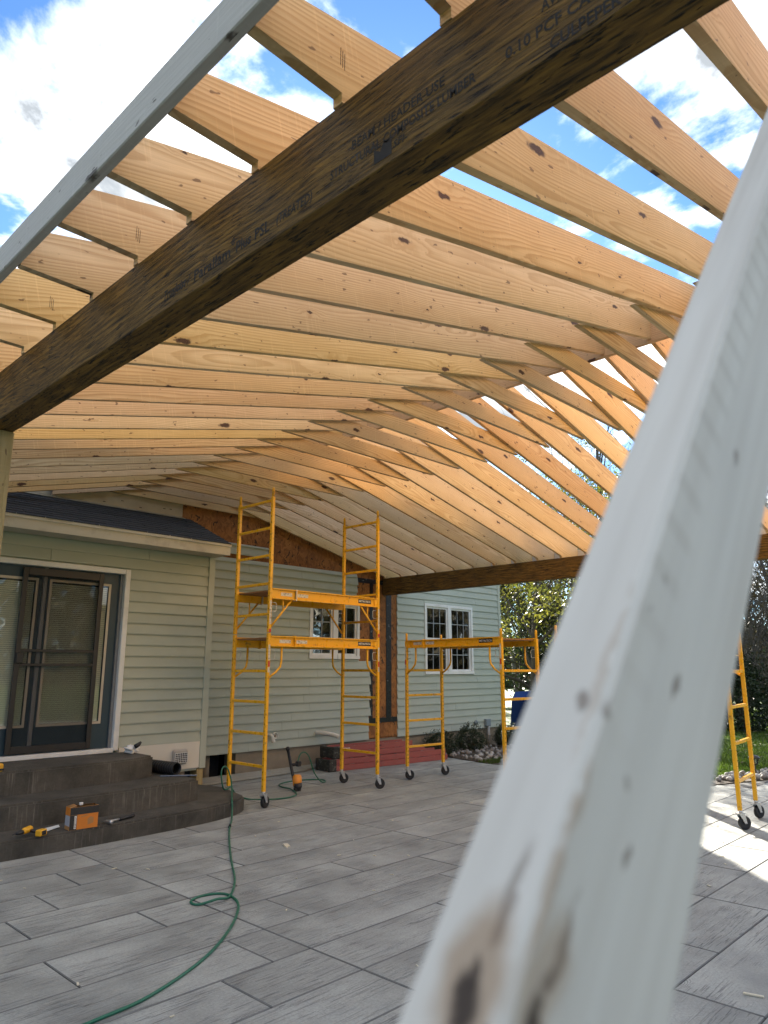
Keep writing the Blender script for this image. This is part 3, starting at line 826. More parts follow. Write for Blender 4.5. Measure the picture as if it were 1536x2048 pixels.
# wall fittings
pv = H(MB().tube(catmull([(6.96, 9.14, 0.545), (6.96, 9.06, 0.545), (6.965, 9.02, 0.53), (6.98, 9.005, 0.45)], 4), 0.030, 12), 'vent_elbow', M_cream)
cl_ = H(MB().lathe([(0.05, 0.0), (0.05, 0.05), (0.044, 0.052), (0.044, 0.03)], 16, RM((7.075, 9.125, 0.535), R(90))), 'round_outlet', M_cream)
MB().lathe([(0.02, 0.0), (0.02, 0.035)], 10, RM((7.075, 9.125, 0.535), R(90))).build('outlet_core', M_found, cl_)
H(MB().tube(catmull([(7.93, 9.14, 0.525), (7.98, 8.98, 0.525), (8.05, 8.86, 0.505), (8.11, 8.78, 0.475)], 4), 0.036, 12), 'drain_spout', M_cream)
H(MB().bbox(12.50, 12.66, 9.06, 9.135, 0.375, 0.52, 0.01), 'outlet_box', plain('grey_box', (0.20, 0.24, 0.26), 0.5))
H(MB().tube([(12.60, 9.09, 0.38), (12.60, 9.09, -0.03)], 0.03, 10).tube([(12.60, 9.09, 0.22), (12.60, 9.09, 0.19)], 0.042, 10), 'conduit', plain('conduit_grey', (0.30, 0.30, 0.29), 0.5))
H(MB().lathe([(0.05, 0.0), (0.05, 0.03), (0.03, 0.04)], 14, RM((12.205, 9.132, 0.465), R(90))), 'wall_vent', plain('vent_grey', (0.16, 0.19, 0.20), 0.5))
H(MB().lathe([(0.085, 0), (0.085, 0.03), (0.07, 0.05)], 16, RM((5.50, 9.125, 0.53), R(90))), 'meter_hub', plain('meter_sage', (0.36, 0.39, 0.34), 0.5))

# ------------------------------------------------------------------ steps
st = empty('concrete_steps', (3.2, 7.5, 0), label='three dark stained concrete steps below the patio door', cat='steps')


def step(poly, z0, z1):
    bm = bmesh.new()
    vs_ = [bm.verts.new((x - 3.2, y - 7.5, z0)) for x, y in poly]
    f = bm.faces.new(vs_); r_ = bmesh.ops.extrude_face_region(bm, geom=[f])
    for v in r_['geom']:
        if isinstance(v, bmesh.types.BMVert): v.co.z = z1
    bmesh.ops.recalc_face_normals(bm, faces=bm.faces[:])
    top = [e for e in bm.edges if all(abs(v.co.z - z1) < 1e-5 for v in e.verts)]
    bmesh.ops.bevel(bm, geom=top, offset=0.018, segments=2, affect='EDGES')
    MB().bm(bm).build('step', M_step, st)


H1, H2, H3 = 0.150, 0.365, 0.586
arc = lambda pts: [(p.x, p.y) for p in catmull([(x, y, 0) for x, y in pts], 5)]
step(arc([(-0.5, 6.78), (1.0, 6.66), (2.6, 6.625), (3.65, 6.65), (4.4, 6.72), (4.85, 6.86), (5.06, 7.03)]) + [(5.24, 7.72), (5.10, 8.3), (-0.5, 8.3)], -0.02, H1)
step(arc([(-0.5, 7.14), (2.7, 7.045), (3.8, 7.06), (4.35, 7.12), (4.55, 7.18)]) + [(4.66, 8.31), (-0.5, 8.31)], H1 - 0.01, H2)
step(arc([(-0.5, 7.60), (2.7, 7.53), (3.6, 7.56), (4.05, 7.63), (4.30, 7.74)]) + [(4.30, 8.315), (-0.5, 8.315)], H2 - 0.01, H3)
# ------------------------------------------------------------------ scaffolds
def caster(parent, x, y, yaw):
    m_ = RM((x, y, 0), rz=yaw)
    c = MB().box(-0.035, 0.035, -0.032, 0.032, 0.150, 0.157, m_).lathe([(0.02, 0.157), (0.02, 0.185)], 10, m_)
    for s_ in (-1, 1):
        pts = [(-0.030, s_ * 0.026, 0.150), (0.030, s_ * 0.026, 0.150), (0.048, s_ * 0.026, 0.058), (0.022, s_ * 0.026, 0.058)]
        o = [(p[0], p[1] + s_ * 0.004, p[2]) for p in pts]
        c.add([m_ @ Vector(p) for p in pts + o], [(0, 1, 2, 3), (7, 6, 5, 4), (0, 4, 5, 1), (1, 5, 6, 2), (2, 6, 7, 3), (3, 7, 4, 0)])
    c.box(-0.075, -0.03, -0.012, 0.012, 0.140, 0.149, m_)
    o = c.build('caster', M_zinc, parent)
    wm = m_ @ RM((0.035, 0, 0.066), R(90))
    MB().lathe([(0.030, -0.016), (0.052, -0.020), (0.063, -0.018), (0.066, -0.008), (0.066, 0.008), (0.063, 0.018), (0.052, 0.020), (0.030, 0.016)], 20, wm).build('wheel', M_rubber, o)
    MB().lathe([(0.010, -0.032), (0.010, 0.032)], 8, wm).build('axle', M_zinc, o)


def scaffold(loc, rz, L, W, levels, two, label, no_caster=None, foot_z=0.0, yaws=(0.3, -0.5, 2.6, -0.25)):
    s = empty('scaffold', loc, rz, label=label, cat='scaffold', group='yellow rolling scaffolds on the patio')
    a = 0.020
    sects = [(0.178, 1.955)] + ([(1.962, 3.62)] if two else [])
    if not two: sects = [(0.178, 1.935)]
    rungs = [0.445, 0.805, 1.16, 1.515] + ([2.18, 2.545, 2.89, 3.23, 3.575] if two else [])
    for n, (x, y) in enumerate(((0, 0), (L, 0), (0, W), (L, W))):
        nc = (n == no_caster)
        for si, (za, zb) in enumerate(sects):
            z0 = foot_z + 0.02 if (nc and si == 0) else za
            leg = MB().bbox(x - a, x + a, y - a, y + a, z0, zb, 0.004).build('leg', M_yellow, s)
            h = MB(); zz_ = za + 0.06
            while zz_ < zb - 0.05:
                if zz_ < 1.48 or two:
                    for sg in (-1, 1): h.box(x + sg * (a + 0.0002) - 0.0004, x + sg * (a + 0.0002) + 0.0004, y - 0.005, y + 0.005, zz_ - 0.006, zz_ + 0.006)
                zz_ += 0.0508 if not two else 0.075
            h.build('pin_hole', M_hole, leg, kind='stuff')
        MB().lathe([(0.017, sects[-1][1] - 0.01), (0.017, sects[-1][1] + 0.10), (0.012, sects[-1][1] + 0.115)], 10, RM((x, y, 0))).build('coupling_pin', M_yellow, s)
        if nc: MB().box(x - 0.03, x + 0.03, y - 0.03, y + 0.03, foot_z, foot_z + 0.012).lathe([(0.014, foot_z + 0.012), (0.014, foot_z + 0.05)], 8, RM((x, y, 0))).build('foot_plate', M_zinc, s)
        else: caster(s, x, y, yaws[n])
    for x in (0, L):
        for z_ in rungs:
            MB().bbox(x - 0.014, x + 0.014, a, W - a, z_ - 0.016, z_ + 0.016, 0.003).build('rung', M_yellow, s)
    for li, (zb, zt_) in enumerate(levels):
        bent = (li == 0)
        for y in (0, W):
            so = -1 if y == 0 else 1
            ch = MB()
            ch.box(a, L - a, y - 0.006, y + 0.006, zb, zt_)
            for zf in (zb, zt_ - 0.012): ch.box(a, L - a, min(y + so * 0.006, y + so * 0.030), max(y + so * 0.006, y + so * 0.030), zf, zf + 0.012)
            for xf in (a, L - a - 0.06): ch.box(xf, xf + 0.06, min(y + so * 0.0065, y + so * 0.016), max(y + so * 0.0065, y + so * 0.016), zb + 0.012, zt_ - 0.012)
            rail = ch.build('side_rail', M_yellow, s)
            fy = y + so * 0.0062
            MB().bbox(0.38, 0.392, y - 0.034, y + 0.034, zb - 0.01, zt_ + 0.008, 0.002).build('rail_strap', M_zinc if li else M_yellow, rail)
            if y == 0:
                for xa in (0.16, 0.42): MB().box(xa, xa + 0.17, fy - 0.0008, fy - 0.0003, zb + 0.042, zb + 0.082).build('sticker', M_sticker, rail)
                MB().box(L - 0.38, L - 0.14, fy - 0.0010, fy - 0.0003, zb + 0.038, zb + 0.092).build('name_plate', M_blackstick, rail)
                lettering('METALTECH', 0.036, (L - 0.368, fy - 0.0016, zb + 0.053), (1, 0, 0), (0, 0, 1), M_whiteink, rail, width=0.215)
            for x, sx in ((0, 1), (L, -1)):
                if bent:
                    pts = [(x + sx * a, y, zb - 0.36), (x + sx * 0.12, y, zb - 0.30), (x + sx * 0.185, y, zb - 0.235), (x + sx * 0.20, y, zb - 0.17), (x + sx * 0.20, y, zb + 0.005)]
                    k_ = MB().tube(pts, 0.0135, 8)
                else:
                    k_ = MB().tube([(x + sx * a, y, zb - 0.34), (x + sx * 0.335, y, zb + 0.004)], 0.013, 8).tube([(x + sx * 0.20, y, zb - 0.15), (x + sx * 0.20, y, zb + 0.004)], 0.009, 6)
                k_.build('knee_brace', M_yellow, s)
                xh = x + sx * (a + 0.004)
                MB().tube([(xh, y, zb - 0.045), (xh + sx * 0.06, y, zb - 0.045), (xh + sx * 0.075, y, zb - 0.06), (xh + sx * 0.075, y, zb - 0.135), (xh + sx * 0.06, y, zb - 0.15), (xh, y, zb - 0.15)], 0.0045, 6).build('latch_hook', M_zinc, s)
        MB().box(a + 0.01, L - a - 0.01, 0.012, W - 0.012, zt_ - 0.034, zt_ - 0.016).build('deck', M_ply, s)
    zs = levels[0][0]
    for x in (0, L):
        MB().box(x - 0.012, x + 0.012, -a - 0.0012, -a - 0.0004, zs - 0.16, zs + 0.02).box(x - 0.012, x + 0.012, -a - 0.0012, -a - 0.0004, zs - 0.30, zs - 0.24).build('sticker', M_sticker, s)
        MB().box(x - 0.013, x + 0.013, -a - 0.0014, -a - 0.0004, zs - 0.235, zs - 0.17).build('sticker', M_redstick, s)
        if two:
            MB().box(x - 0.016, x + 0.016, -a - 0.0016, -a - 0.0004, 1.965, 2.005).build('sticker', M_redstick, s)
            MB().box(x - 0.012, x + 0.012, -a - 0.0012, -a - 0.0004, 2.06, 2.34).build('sticker', M_sticker, s)
    return s


scaffold((5.25, 6.93, 0), 0.0, 1.85, 0.69, [(1.80, 1.925), (2.365, 2.49)], True, 'tall two-level yellow scaffold with one foot on the concrete steps', no_caster=2, foot_z=H1)
scaffold((7.965, 7.177, 0), R(-96.5), 1.83, 0.71, [(1.835, 1.945)], False, 'low yellow rolling scaffold before the double window, right of the tall scaffold', yaws=(1.2, 0.4, 1.4, 0.2))
scaffold((7.66, 4.50, 0), R(-84.5), 1.85, 0.70, [(1.835, 1.945)], False, 'yellow rolling scaffold partly hidden behind the pale brace, two wheels showing', yaws=(0.4, 0.9, 0.1, 1.15))

# ------------------------------------------------------------------ ladders, pipes, hose, tools
M_red = plain('red_fibreglass', (0.33, 0.085, 0.068), 0.5, 0.15, 7, dirt=(0.30, 0.10, 0.08), dscale=9)
M_cap = plain('mossy_end_cap', (0.035, 0.033, 0.026), 0.8, 0.5, 20, dirt=(0.15, 0.15, 0.12), dscale=26, dthr=(0.55, 0.65))
M_alu = plain('dull_aluminium', (0.42, 0.42, 0.40), 0.45, 0.12, 9, metal=0.6)


def ladder(loc, rz, L, W, label, short):
    o = empty('extension_ladder', loc, rz, label=label, cat='ladder', group='ladders stacked by the house wall')
    for sec in (0, 1):
        z0 = 0.004 + sec * 0.088; l2 = L - short * sec; w0 = 0.0 + sec * 0.025
        for y in (w0, W - w0 - 0.03):
            MB().box(0.0, l2, y, y + 0.006 if y > 0.1 else y + 0.006, z0, z0 + 0.082).box(0.0, l2, y + 0.0062, y + 0.030, z0, z0 + 0.008).box(0.0, l2, y + 0.0062, y + 0.030, z0 + 0.074, z0 + 0.082).build('rail', M_red, o)
        x = 0.25
        while x < l2 - 0.1:
            MB().tube([(x, w0 + 0.008, z0 + 0.041), (x, W - w0 - 0.03, z0 + 0.041)], 0.016, 8).build('rung', M_alu, o); x += 0.305
    MB().bbox(-0.09, 0.05, -0.012, 0.052, 0.002, 0.178, 0.01).bbox(-0.09, 0.05, W - 0.05, W + 0.012, 0.002, 0.178, 0.01).bbox(-0.088, -0.03, 0.05, W - 0.05, 0.01, 0.17, 0.008).build('end_cap', M_cap, o)
    return o


lad1 = ladder((7.76, 8.505, 0), R(-6.8), 2.42, 0.36, 'red fibreglass extension ladder lying flat, lower of two', 0.02)
lad2 = ladder((7.86, 8.53, 0.180), R(-5.5), 1.86, 0.34, 'red fibreglass ladder stacked on top of the other ladder', 0.26)
lettering('WERNER', 0.035, (0.10, -0.0008, 0.13), (1, 0, 0), (0, 0, 1), M_whiteink, lad2)
lettering('WERNER', 0.035, (0.75, -0.0008, 0.13), (1, 0, 0), (0, 0, 1), M_ink, lad2)
M_pipe = plain('grey_plastic_pipe', (0.29, 0.28, 0.235), 0.45, 0.12, 6)
PL = ['grey pipe nearest the wall in the pile', 'grey pipe second from the wall in the pile', 'grey pipe in the middle of the floor pile', 'grey pipe next to outermost in the pile', 'outermost thin grey pipe of the pile on the patio']
for n, (ya, yb, r_) in enumerate(((9.05, 9.07, 0.030), (8.97, 9.02, 0.026), (8.88, 8.96, 0.024), (8.79, 8.92, 0.022), (8.70, 8.86, 0.017))):
    MB().tube([(5.15 - 0.1 * n, ya, r_), (6.5, (ya + yb) / 2, r_ + 0.001), (8.0 - 0.12 * n, yb, r_)], r_, 10).build('plastic_pipe', M_pipe, label=PL[n], cat='pipe', group='pipes along the house wall')

M_hose = plain('green_hose', (0.018, 0.125, 0.072), 0.38, 0.12, 8)
r_h = 0.0085
hp = [(0.9, 3.36), (1.35, 3.39), (1.7, 3.43), (2.0, 3.48), (2.42, 3.68), (2.78, 3.96), (3.07, 4.28), (3.16, 4.50), (3.13, 4.61), (3.0, 4.645), (2.90, 4.59), (2.905, 4.50), (3.02, 4.455), (3.15, 4.50), (3.40, 4.80), (3.73, 5.33), (4.10, 5.90), (4.42, 6.36), (4.62, 6.62), (4.70, 6.735)]
P = [(x, y, r_h + (0.018 if i in (12,) else 0)) for i, (x, y) in enumerate(hp)]
P += [(4.735, 6.785, 0.08), (4.76, 6.83, H1 + 0.010), (4.93, 7.08, H1 + r_h), (5.06, 7.27, H1 + 0.02), (5.16, 7.44, 0.26), (5.13, 7.47, 0.385), (5.075, 7.48, 0.415), (5.04, 7.47, 0.34), (5.07, 7.46, H1 + 0.03), (5.16, 7.50, H1 + r_h), (5.27, 7.60, H1 + 0.006)]
P += [(5.36, 7.60, 0.06), (5.46, 7.50, r_h), (5.58, 7.34, r_h), (5.70, 7.26, r_h), (5.90, 7.24, r_h), (6.10, 7.37, r_h), (6.24, 7.66, r_h + 0.01), (6.30, 7.86, r_h), (6.32, 7.98, r_h), (6.45, 8.14, r_h), (6.73, 8.22, r_h), (6.98, 8.14, r_h), (7.08, 7.98, r_h), (7.0, 7.84, r_h), (6.88, 7.80, 0.03), (6.74, 7.78, 0.16), (6.65, 7.78, 0.36), (6.57, 7.78, 0.435), (6.49, 7.78, 0.42), (6.44, 7.78, 0.31)]
hose = MB().tube(catmull(P, 7), r_h, 8).build('air_hose', M_hose, label='green air hose looping across the patio from steps to nail gun', cat='hose')
cpl = Vector((4.44, 6.39, r_h)); cd_ = Vector((0.6, 0.8, 0)).normalized()
MB().tube([cpl - cd_ * 0.05, cpl + cd_ * 0.05], 0.013, 10).build('coupling', M_black, hose)

M_orange = plain('orange_tool_body', (0.72, 0.27, 0.03), 0.4, 0.12, 10)
M_tool = plain('black_tool_plastic', (0.02, 0.02, 0.021), 0.45, 0.25, 9)
ng = empty('nail_gun', (6.24, 7.55, 0), label='black and orange nail gun standing nose down on the patio', cat='nail gun')
mg0, mg1 = Vector((0.0, 0.02, 0.05)), Vector((0.10, 0.32, 0.50))
md = (mg1 - mg0).normalized()
MB().tube([mg0, mg0 + (mg1 - mg0) * 0.5, mg1], [0.020, 0.022, 0.020], 6).tube([mg1 - md * 0.03, mg1 + md * 0.01], 0.028, 6).build('magazine', M_tool, ng)
MB().lathe([(0.012, 0), (0.03, 0.02), (0.05, 0.05), (0.05, 0.10)], 12, RM((0.03, -0.01, 0.0), 0, R(-6), 0)).bbox(-0.03, 0.07, -0.03, 0.03, 0.0, 0.05, 0.012).build('nose', M_tool, ng)
MB().lathe([(0.040, 0.05), (0.058, 0.07), (0.062, 0.13), (0.058, 0.18), (0.035, 0.20)], 14, RM((0.035, 0.015, 0.0), R(-10), R(4), 0)).build('body', M_orange, ng)
hd0 = mg0 + (mg1 - mg0) * 0.55
MB().tube([hd0, hd0 + Vector((0.06, -0.02, 0.01)), hd0 + Vector((0.14, -0.03, 0.02))], [0.022, 0.018, 0.022], 8).bbox(hd0.x + 0.07, hd0.x + 0.13, hd0.y - 0.06, hd0.y + 0.0, hd0.z - 0.02, hd0.z + 0.045, 0.008).build('handle', M_tool, ng)
MB().tube([hd0 + Vector((0.13, 0.0, 0.03)), (0.20, 0.23, 0.31)], 0.010, 8).build('air_fitting', plain('brass', (0.45, 0.30, 0.09), 0.35, metal=0.8), ng)

# box of fasteners
M_card = plain('cardboard', (0.40, 0.20, 0.07), 0.7, 0.12, 8)
M_boxor = plain('orange_box_print', (0.62, 0.20, 0.025), 0.5, 0.08, 9)
M_boxbk = plain('black_box_print', (0.03, 0.028, 0.026), 0.5, 0.2, 9)
M_boxgy = plain('grey_box_print', (0.36, 0.37, 0.40), 0.5, 0.25, 14)
bx = empty('nail_box', (3.065, 6.70, H1), R(-3), label='open orange and black cardboard nail box on the lowest step', cat='box')
w2, d2, hh = 0.125, 0.055, 0.19
b_ = MB(); th = 0.003
b_.box(-w2, w2, -d2, -d2 + th, 0.002, hh).box(-w2, w2, d2 - th, d2, 0.002, hh).box(-w2, -w2 + th, -d2 + th, d2 - th, 0.002, hh - 0.002).box(w2 - th, w2, -d2 + th, d2 - th, 0.002, hh - 0.002).box(-w2 + th, w2 - th, -d2 + th, d2 - th, 0.002, 0.006)
b_.build('carton', M_card, bx)
MB().box(-0.062, w2 - 0.002, -d2 - 0.0012, -d2 - 0.0004, 0.004, 0.125).build('front_print', M_boxor, bx)
MB().box(-w2, -0.064, -d2 - 0.0012, -d2 - 0.0004, 0.004, 0.125).build('front_band', M_boxbk, bx)
MB().box(-w2, w2, -d2 - 0.0012, -d2 - 0.0004, 0.127, hh - 0.002).build('upper_band', M_boxbk, bx)
MB().box(-w2 - 0.0012, -w2 - 0.0004, -d2 + 0.002, d2 - 0.002, 0.035, 0.12).build('side_label', M_boxgy, bx)
MB().box(-w2 - 0.0014, -w2 - 0.0006, -d2 + 0.002, d2 - 0.002, 0.123, hh - 0.002).build('side_print', M_boxor, bx)
MB().box(-0.086, -0.068, -d2 - 0.0018, -d2 - 0.0013, 0.012, 0.118).build('white_strip', M_whiteink, bx)
lettering('BOSTITCH', 0.016, (-0.0715, -d2 - 0.0024, 0.018), (0, 0, 1), (-1, 0, 0), M_ink, bx, width=0.092)
MB().bbox(-0.03, 0.0, -0.01, 0.012, hh + 0.004, hh + 0.028, 0.003).build('nail_clip', M_whiteink, bx)
pic = MB(); yy = -d2 - 0.0019
pic.add([(0.035, yy, 0.03), (0.085, yy, 0.045), (0.085, yy, 0.09), (0.055, yy, 0.10), (0.030, yy, 0.082)], [(0, 1, 2, 3, 4)]).add([(-0.03, yy, 0.10), (0.03, yy, 0.11), (0.03, yy, 0.118), (-0.03, yy, 0.108)], [(0, 1, 2, 3)])
pic.build('box_picture', M_card, bx)
for n, (ax, fl_) in enumerate((((-w2, d2), 0),)):
    MB().add([(-w2, d2, hh), (w2, d2, hh), (w2 - 0.01, d2 - 0.07, hh + 0.012), (-w2 + 0.01, d2 - 0.07, hh + 0.012)], [(0, 1, 2, 3)]).add([(-w2, -d2, hh), (-w2, d2, hh), (-w2 + 0.06, d2 - 0.01, hh + 0.015), (-w2 + 0.06, -d2 + 0.01, hh + 0.010)], [(0, 1, 2, 3)]).build('flap', M_card, bx)
# drill
M_dyel = plain('yellow_tool', (0.70, 0.36, 0.02), 0.4, 0.1, 10)
dr = empty('cordless_drill', (2.665, 6.72, H1), R(25), label='yellow and black cordless drill lying on the lowest step', cat='drill')
MB().tube([(-0.15, 0, 0.055), (-0.11, 0, 0.055), (-0.10, 0, 0.055), (-0.05, 0, 0.055)], [0.012, 0.020, 0.024, 0.026], 12).tube([(-0.21, 0, 0.055), (-0.15, 0, 0.055)], 0.004, 6).build('chuck', M_tool, dr)
MB().tube([(-0.06, 0, 0.055), (-0.03, 0, 0.06), (0.06, 0, 0.065), (0.08, 0, 0.065)], [0.026, 0.034, 0.036, 0.024], 12).build('body', M_dyel, dr)
MB().tube([(0.03, -0.01, 0.055), (0.05, -0.07, 0.045), (0.06, -0.11, 0.036)], [0.020, 0.017, 0.020], 10).build('grip', M_tool, dr)
MB().bbox(0.0, 0.11, -0.185, -0.11, 0.002, 0.068, 0.010).build('battery', M_dyel, dr)
MB().bbox(0.02, 0.09, -0.188, -0.15, 0.012, 0.058, 0.004).build('battery_face', M_tool, dr)
dr.rotation_euler = (0, 0, R(30)); dr.scale = (0.78, 0.78, 0.78); dr.location.x = 2.60
MB().add([(2.79, 6.77, H1 + 0.003), (2.93, 6.83, H1 + 0.012), (2.97, 6.95, H1 + 0.006), (2.83, 6.91, H1 + 0.004)], [(0, 1, 2, 3)]).add([(2.79, 6.77, H1 + 0.0015), (2.93, 6.83, H1 + 0.0105), (2.97, 6.95, H1 + 0.0045), (2.83, 6.91, H1 + 0.0025)], [(3, 2, 1, 0)]).build('paper_sheet', M_whiteink, label='small white paper lying between drill and nail box', cat='paper')
hm = empty('hammer', (3.29, 6.68, H1), R(20), label='hammer with black grip lying on the lowest step', cat='hammer')
MB().tube([(0.02, -0.05, 0.022), (0.02, -0.03, 0.022), (0.02, 0.02, 0.022), (0.01, 0.07, 0.018)], [0.019, 0.017, 0.013, 0.005], 10).build('head', M_zinc, hm)
MB().tube([(0.02, 0, 0.022), (0.17, 0, 0.017)], 0.009, 8).build('shaft', M_alu, hm)
MB().tube([(0.16, 0, 0.016), (0.20, 0, 0.017), (0.34, 0, 0.018), (0.36, 0, 0.018)], [0.013, 0.016, 0.017, 0.012], 10).build('grip', M_tool, hm)
M_chip = plain('fresh_offcut', (0.62, 0.56, 0.42), 0.7, 0.1, 8)
c_ = MB().bbox(-0.022, 0.022, -0.05, 0.05, 0.001, 0.012, 0.002).build('wood_offcut', M_chip, label='small pale offcut lying on the grey patio planks by the hose', cat='offcut'); c_.location = (4.343, 5.37, 0); c_.rotation_euler = (0, 0, R(-25))
c_ = MB().bbox(-0.006, 0.006, -0.045, 0.045, 0.001, 0.010, 0.002).build('wood_offcut', M_chip, label='thin pale offcut at the lower right of the patio', cat='offcut'); c_.location = (4.03, 1.39, 0); c_.rotation_euler = (0, 0, R(15))
c_ = MB().bbox(-0.006, 0.006, -0.10, 0.10, 0.001, 0.010, 0.002).build('wood_offcut', M_chip, label='long pale splinter lying near the pale brace edge', cat='offcut'); c_.location = (5.15, 3.95, 0); c_.rotation_euler = (0, 0, R(-62))
sd_ = MB()
for q in range(60):
    x, y = rng.uniform(1.6, 8.2), rng.uniform(1.8, 7.0)
    if y > 6.4 and x < 5.1: continue
    s_ = rng.uniform(0.004, 0.012); an = rng.uniform(0, 6.28); m_ = RM((x, y, 0.0035), rz=an)
    sd_.box(-s_ * 1.6, s_ * 1.6, -s_ * 0.5, s_ * 0.5, -0.0015, 0.003, m_)
sd_.build('wood_chips', M_chip, label='tiny pale wood chips scattered over the grey patio', cat='wood chips', kind='stuff')
# drain pipe, rag, level, tape on the upper steps
pr_ = []
for q in range(13): pr_ += [(0.064, q * 0.045), (0.070, q * 0.045 + 0.012), (0.070, q * 0.045 + 0.028), (0.064, q * 0.045 + 0.04)]
dpo = MB().lathe(pr_, 18, None, False).lathe([(0.058, 0.53), (0.058, 0.585), (0.064, 0.585)], 18, None, False).build('drain_pipe', M_tool, label='black corrugated drain pipe on the middle step by the landing', cat='pipe')
_a, _b = Vector((4.44, 8.15, H2 + 0.072)), Vector((4.50, 7.66, H2 + 0.072))
dpo.location = _a; dpo.rotation_euler = (_b - _a).to_track_quat('Z', 'Y').to_euler()
bm = bmesh.new(); bmesh.ops.create_icosphere(bm, subdivisions=3, radius=1)
for v in bm.verts:
    n_ = 0.75 + 0.35 * math.sin(v.co.x * 5 + v.co.y * 3) * math.cos(v.co.z * 4 + v.co.x * 2)
    v.co = Vector((v.co.x * 0.10 * n_, v.co.y * 0.06 * n_, max(-0.05, v.co.z * 0.055 * n_)))
rg = MB().bm(bm, None, True).build('work_glove', M_whiteink, label='crumpled white and black glove on the landing edge', cat='glove'); rg.location = (4.20, 8.05, H3 + 0.05)
MB().tube([(0.01, -0.05, 0.03), (0.05, -0.07, 0.055), (0.08, -0.05, 0.075)], [0.025, 0.022, 0.014], 8).build('cuff', M_tool, rg)
lv = MB().bbox(-0.20, 0.20, -0.022, 0.022, 0.0, 0.012, 0.003).build('flat_bar', plain('blue_grey_metal', (0.16, 0.19, 0.25), 0.35, metal=0.5), label='flat blue-grey bar lying on the middle step', cat='bar'); lv.location = (4.50, 7.50, H2 + 0.002); lv.rotation_euler = (0, 0, R(-38))
tp = MB().bbox(-0.04, 0.04, -0.03, 0.03, 0.0, 0.075, 0.014).build('tape_measure', M_dyel, label='yellow tape measure on the landing at the left edge', cat='tape measure'); tp.location = (2.625, 7.60, H3)
MB().bbox(-0.041, 0.041, -0.0315, -0.0300, 0.012, 0.030, 0.0005).build('belt_clip', M_tool, tp)

# ------------------------------------------------------------------ rocks
M_stone = [plain('river_stone_%s' % n, c, 0.75, 0.25, 9) for n, c in (('grey', (0.23, 0.225, 0.215)), ('pale', (0.36, 0.345, 0.32)), ('brown', (0.19, 0.165, 0.145)))]
stones = []
for s_ in range(6):
    bm = bmesh.new(); bmesh.ops.create_icosphere(bm, subdivisions=2, radius=1)
    q = [rng.uniform(0.7, 1.25) for _ in range(3)]; ph = rng.uniform(0, 6)
    for v in bm.verts: v.co = Vector((v.co.x * q[0], v.co.y * q[1], v.co.z * q[2] * 0.7)) * (1 + 0.14 * math.sin(v.co.x * 3 + ph) * math.cos(v.co.y * 4 + ph))
    me = bpy.data.meshes.new('stone'); bm.to_mesh(me); bm.free()
    for p in me.polygons: p.use_smooth = True
    me.materials.append(M_stone[s_ % 3]); stones.append(me)
M_soil = plain('bare_soil', (0.06, 0.045, 0.03), 0.95, 0.4, 12, bump=0.6)
bed1 = MB().prism([(10.27, 7.45), (12.9, 7.7), (13.6, 8.2), (13.6, 9.17), (10.65, 9.17), (10.5, 8.4)], -0.08, -0.005, 'z').build('rock_bed', M_soil, kind='structure')
bed2 = MB().prism([(10.28, 7.40), (10.33, 4.65), (10.58, 3.92), (11.65, 3.53), (13.5, 3.08), (13.5, 3.62), (11.85, 4.05), (11.0, 4.35), (10.85, 4.9), (10.8, 7.4)], -0.08, -0.012, 'z').build('rock_border', M_soil, kind='structure')


def scatter(bed, n, fn, r0, r1):
    for _ in range(n):
        x, y = fn(); r_ = rng.uniform(r0, r1)
        o = link('stone', rng.choice(stones), bed, (x, y, r_ * 0.35)); o.scale = (r_, r_, r_); o.rotation_euler = (rng.uniform(-.4, .4), rng.uniform(-.4, .4), rng.uniform(0, 6.28))


def in1():
    y = rng.uniform(7.62, 9.05); return rng.uniform(max(10.4, 10.2 + (y - 7.4) * 0.25), 13.2), y


def in2():
    pts = [(10.55, 7.3), (10.58, 5.0), (10.75, 4.3), (11.7, 3.78), (13.4, 3.35)]
    k = rng.choice((0, 0, 1, 2, 2, 3, 3)); u = rng.random(); a, b = pts[k], pts[k + 1]
    return a[0] + (b[0] - a[0]) * u + rng.uniform(-.19, .19), a[1] + (b[1] - a[1]) * u + rng.uniform(-.19, .19)


scatter(bed1, 270, in1, 0.025, 0.052); scatter(bed2, 170, in2, 0.026, 0.055)

# path light
M_lamp = plain('black_lamp_plastic', (0.02, 0.02, 0.021), 0.4)
pl = empty('path_light', (11.80, 3.73, 0), label='black solar path light standing in the rock border', cat='path light')
MB().lathe([(0.012, 0), (0.012, 0.15)], 8).build('stake', M_lamp, pl)
MB().lathe([(0.020, 0.15), (0.045, 0.16), (0.048, 0.17)], 12).build('lamp_base', M_lamp, pl)
MB().lathe([(0.040, 0.17), (0.052, 0.25)], 12, None, False).build('lamp_glass', glass_mat('lamp_glass', 1.0), pl)
for q in range(4):
    an = q * math.pi / 2 + 0.4; MB().tube([(0.043 * math.cos(an), 0.043 * math.sin(an), 0.17), (0.056 * math.cos(an), 0.056 * math.sin(an), 0.25)], 0.004, 5).build('lamp_bar', M_lamp, pl)
MB().lathe([(0.085, 0.245), (0.080, 0.262), (0.045, 0.285), (0.02, 0.292)], 16).build('lamp_cap', M_lamp, pl)

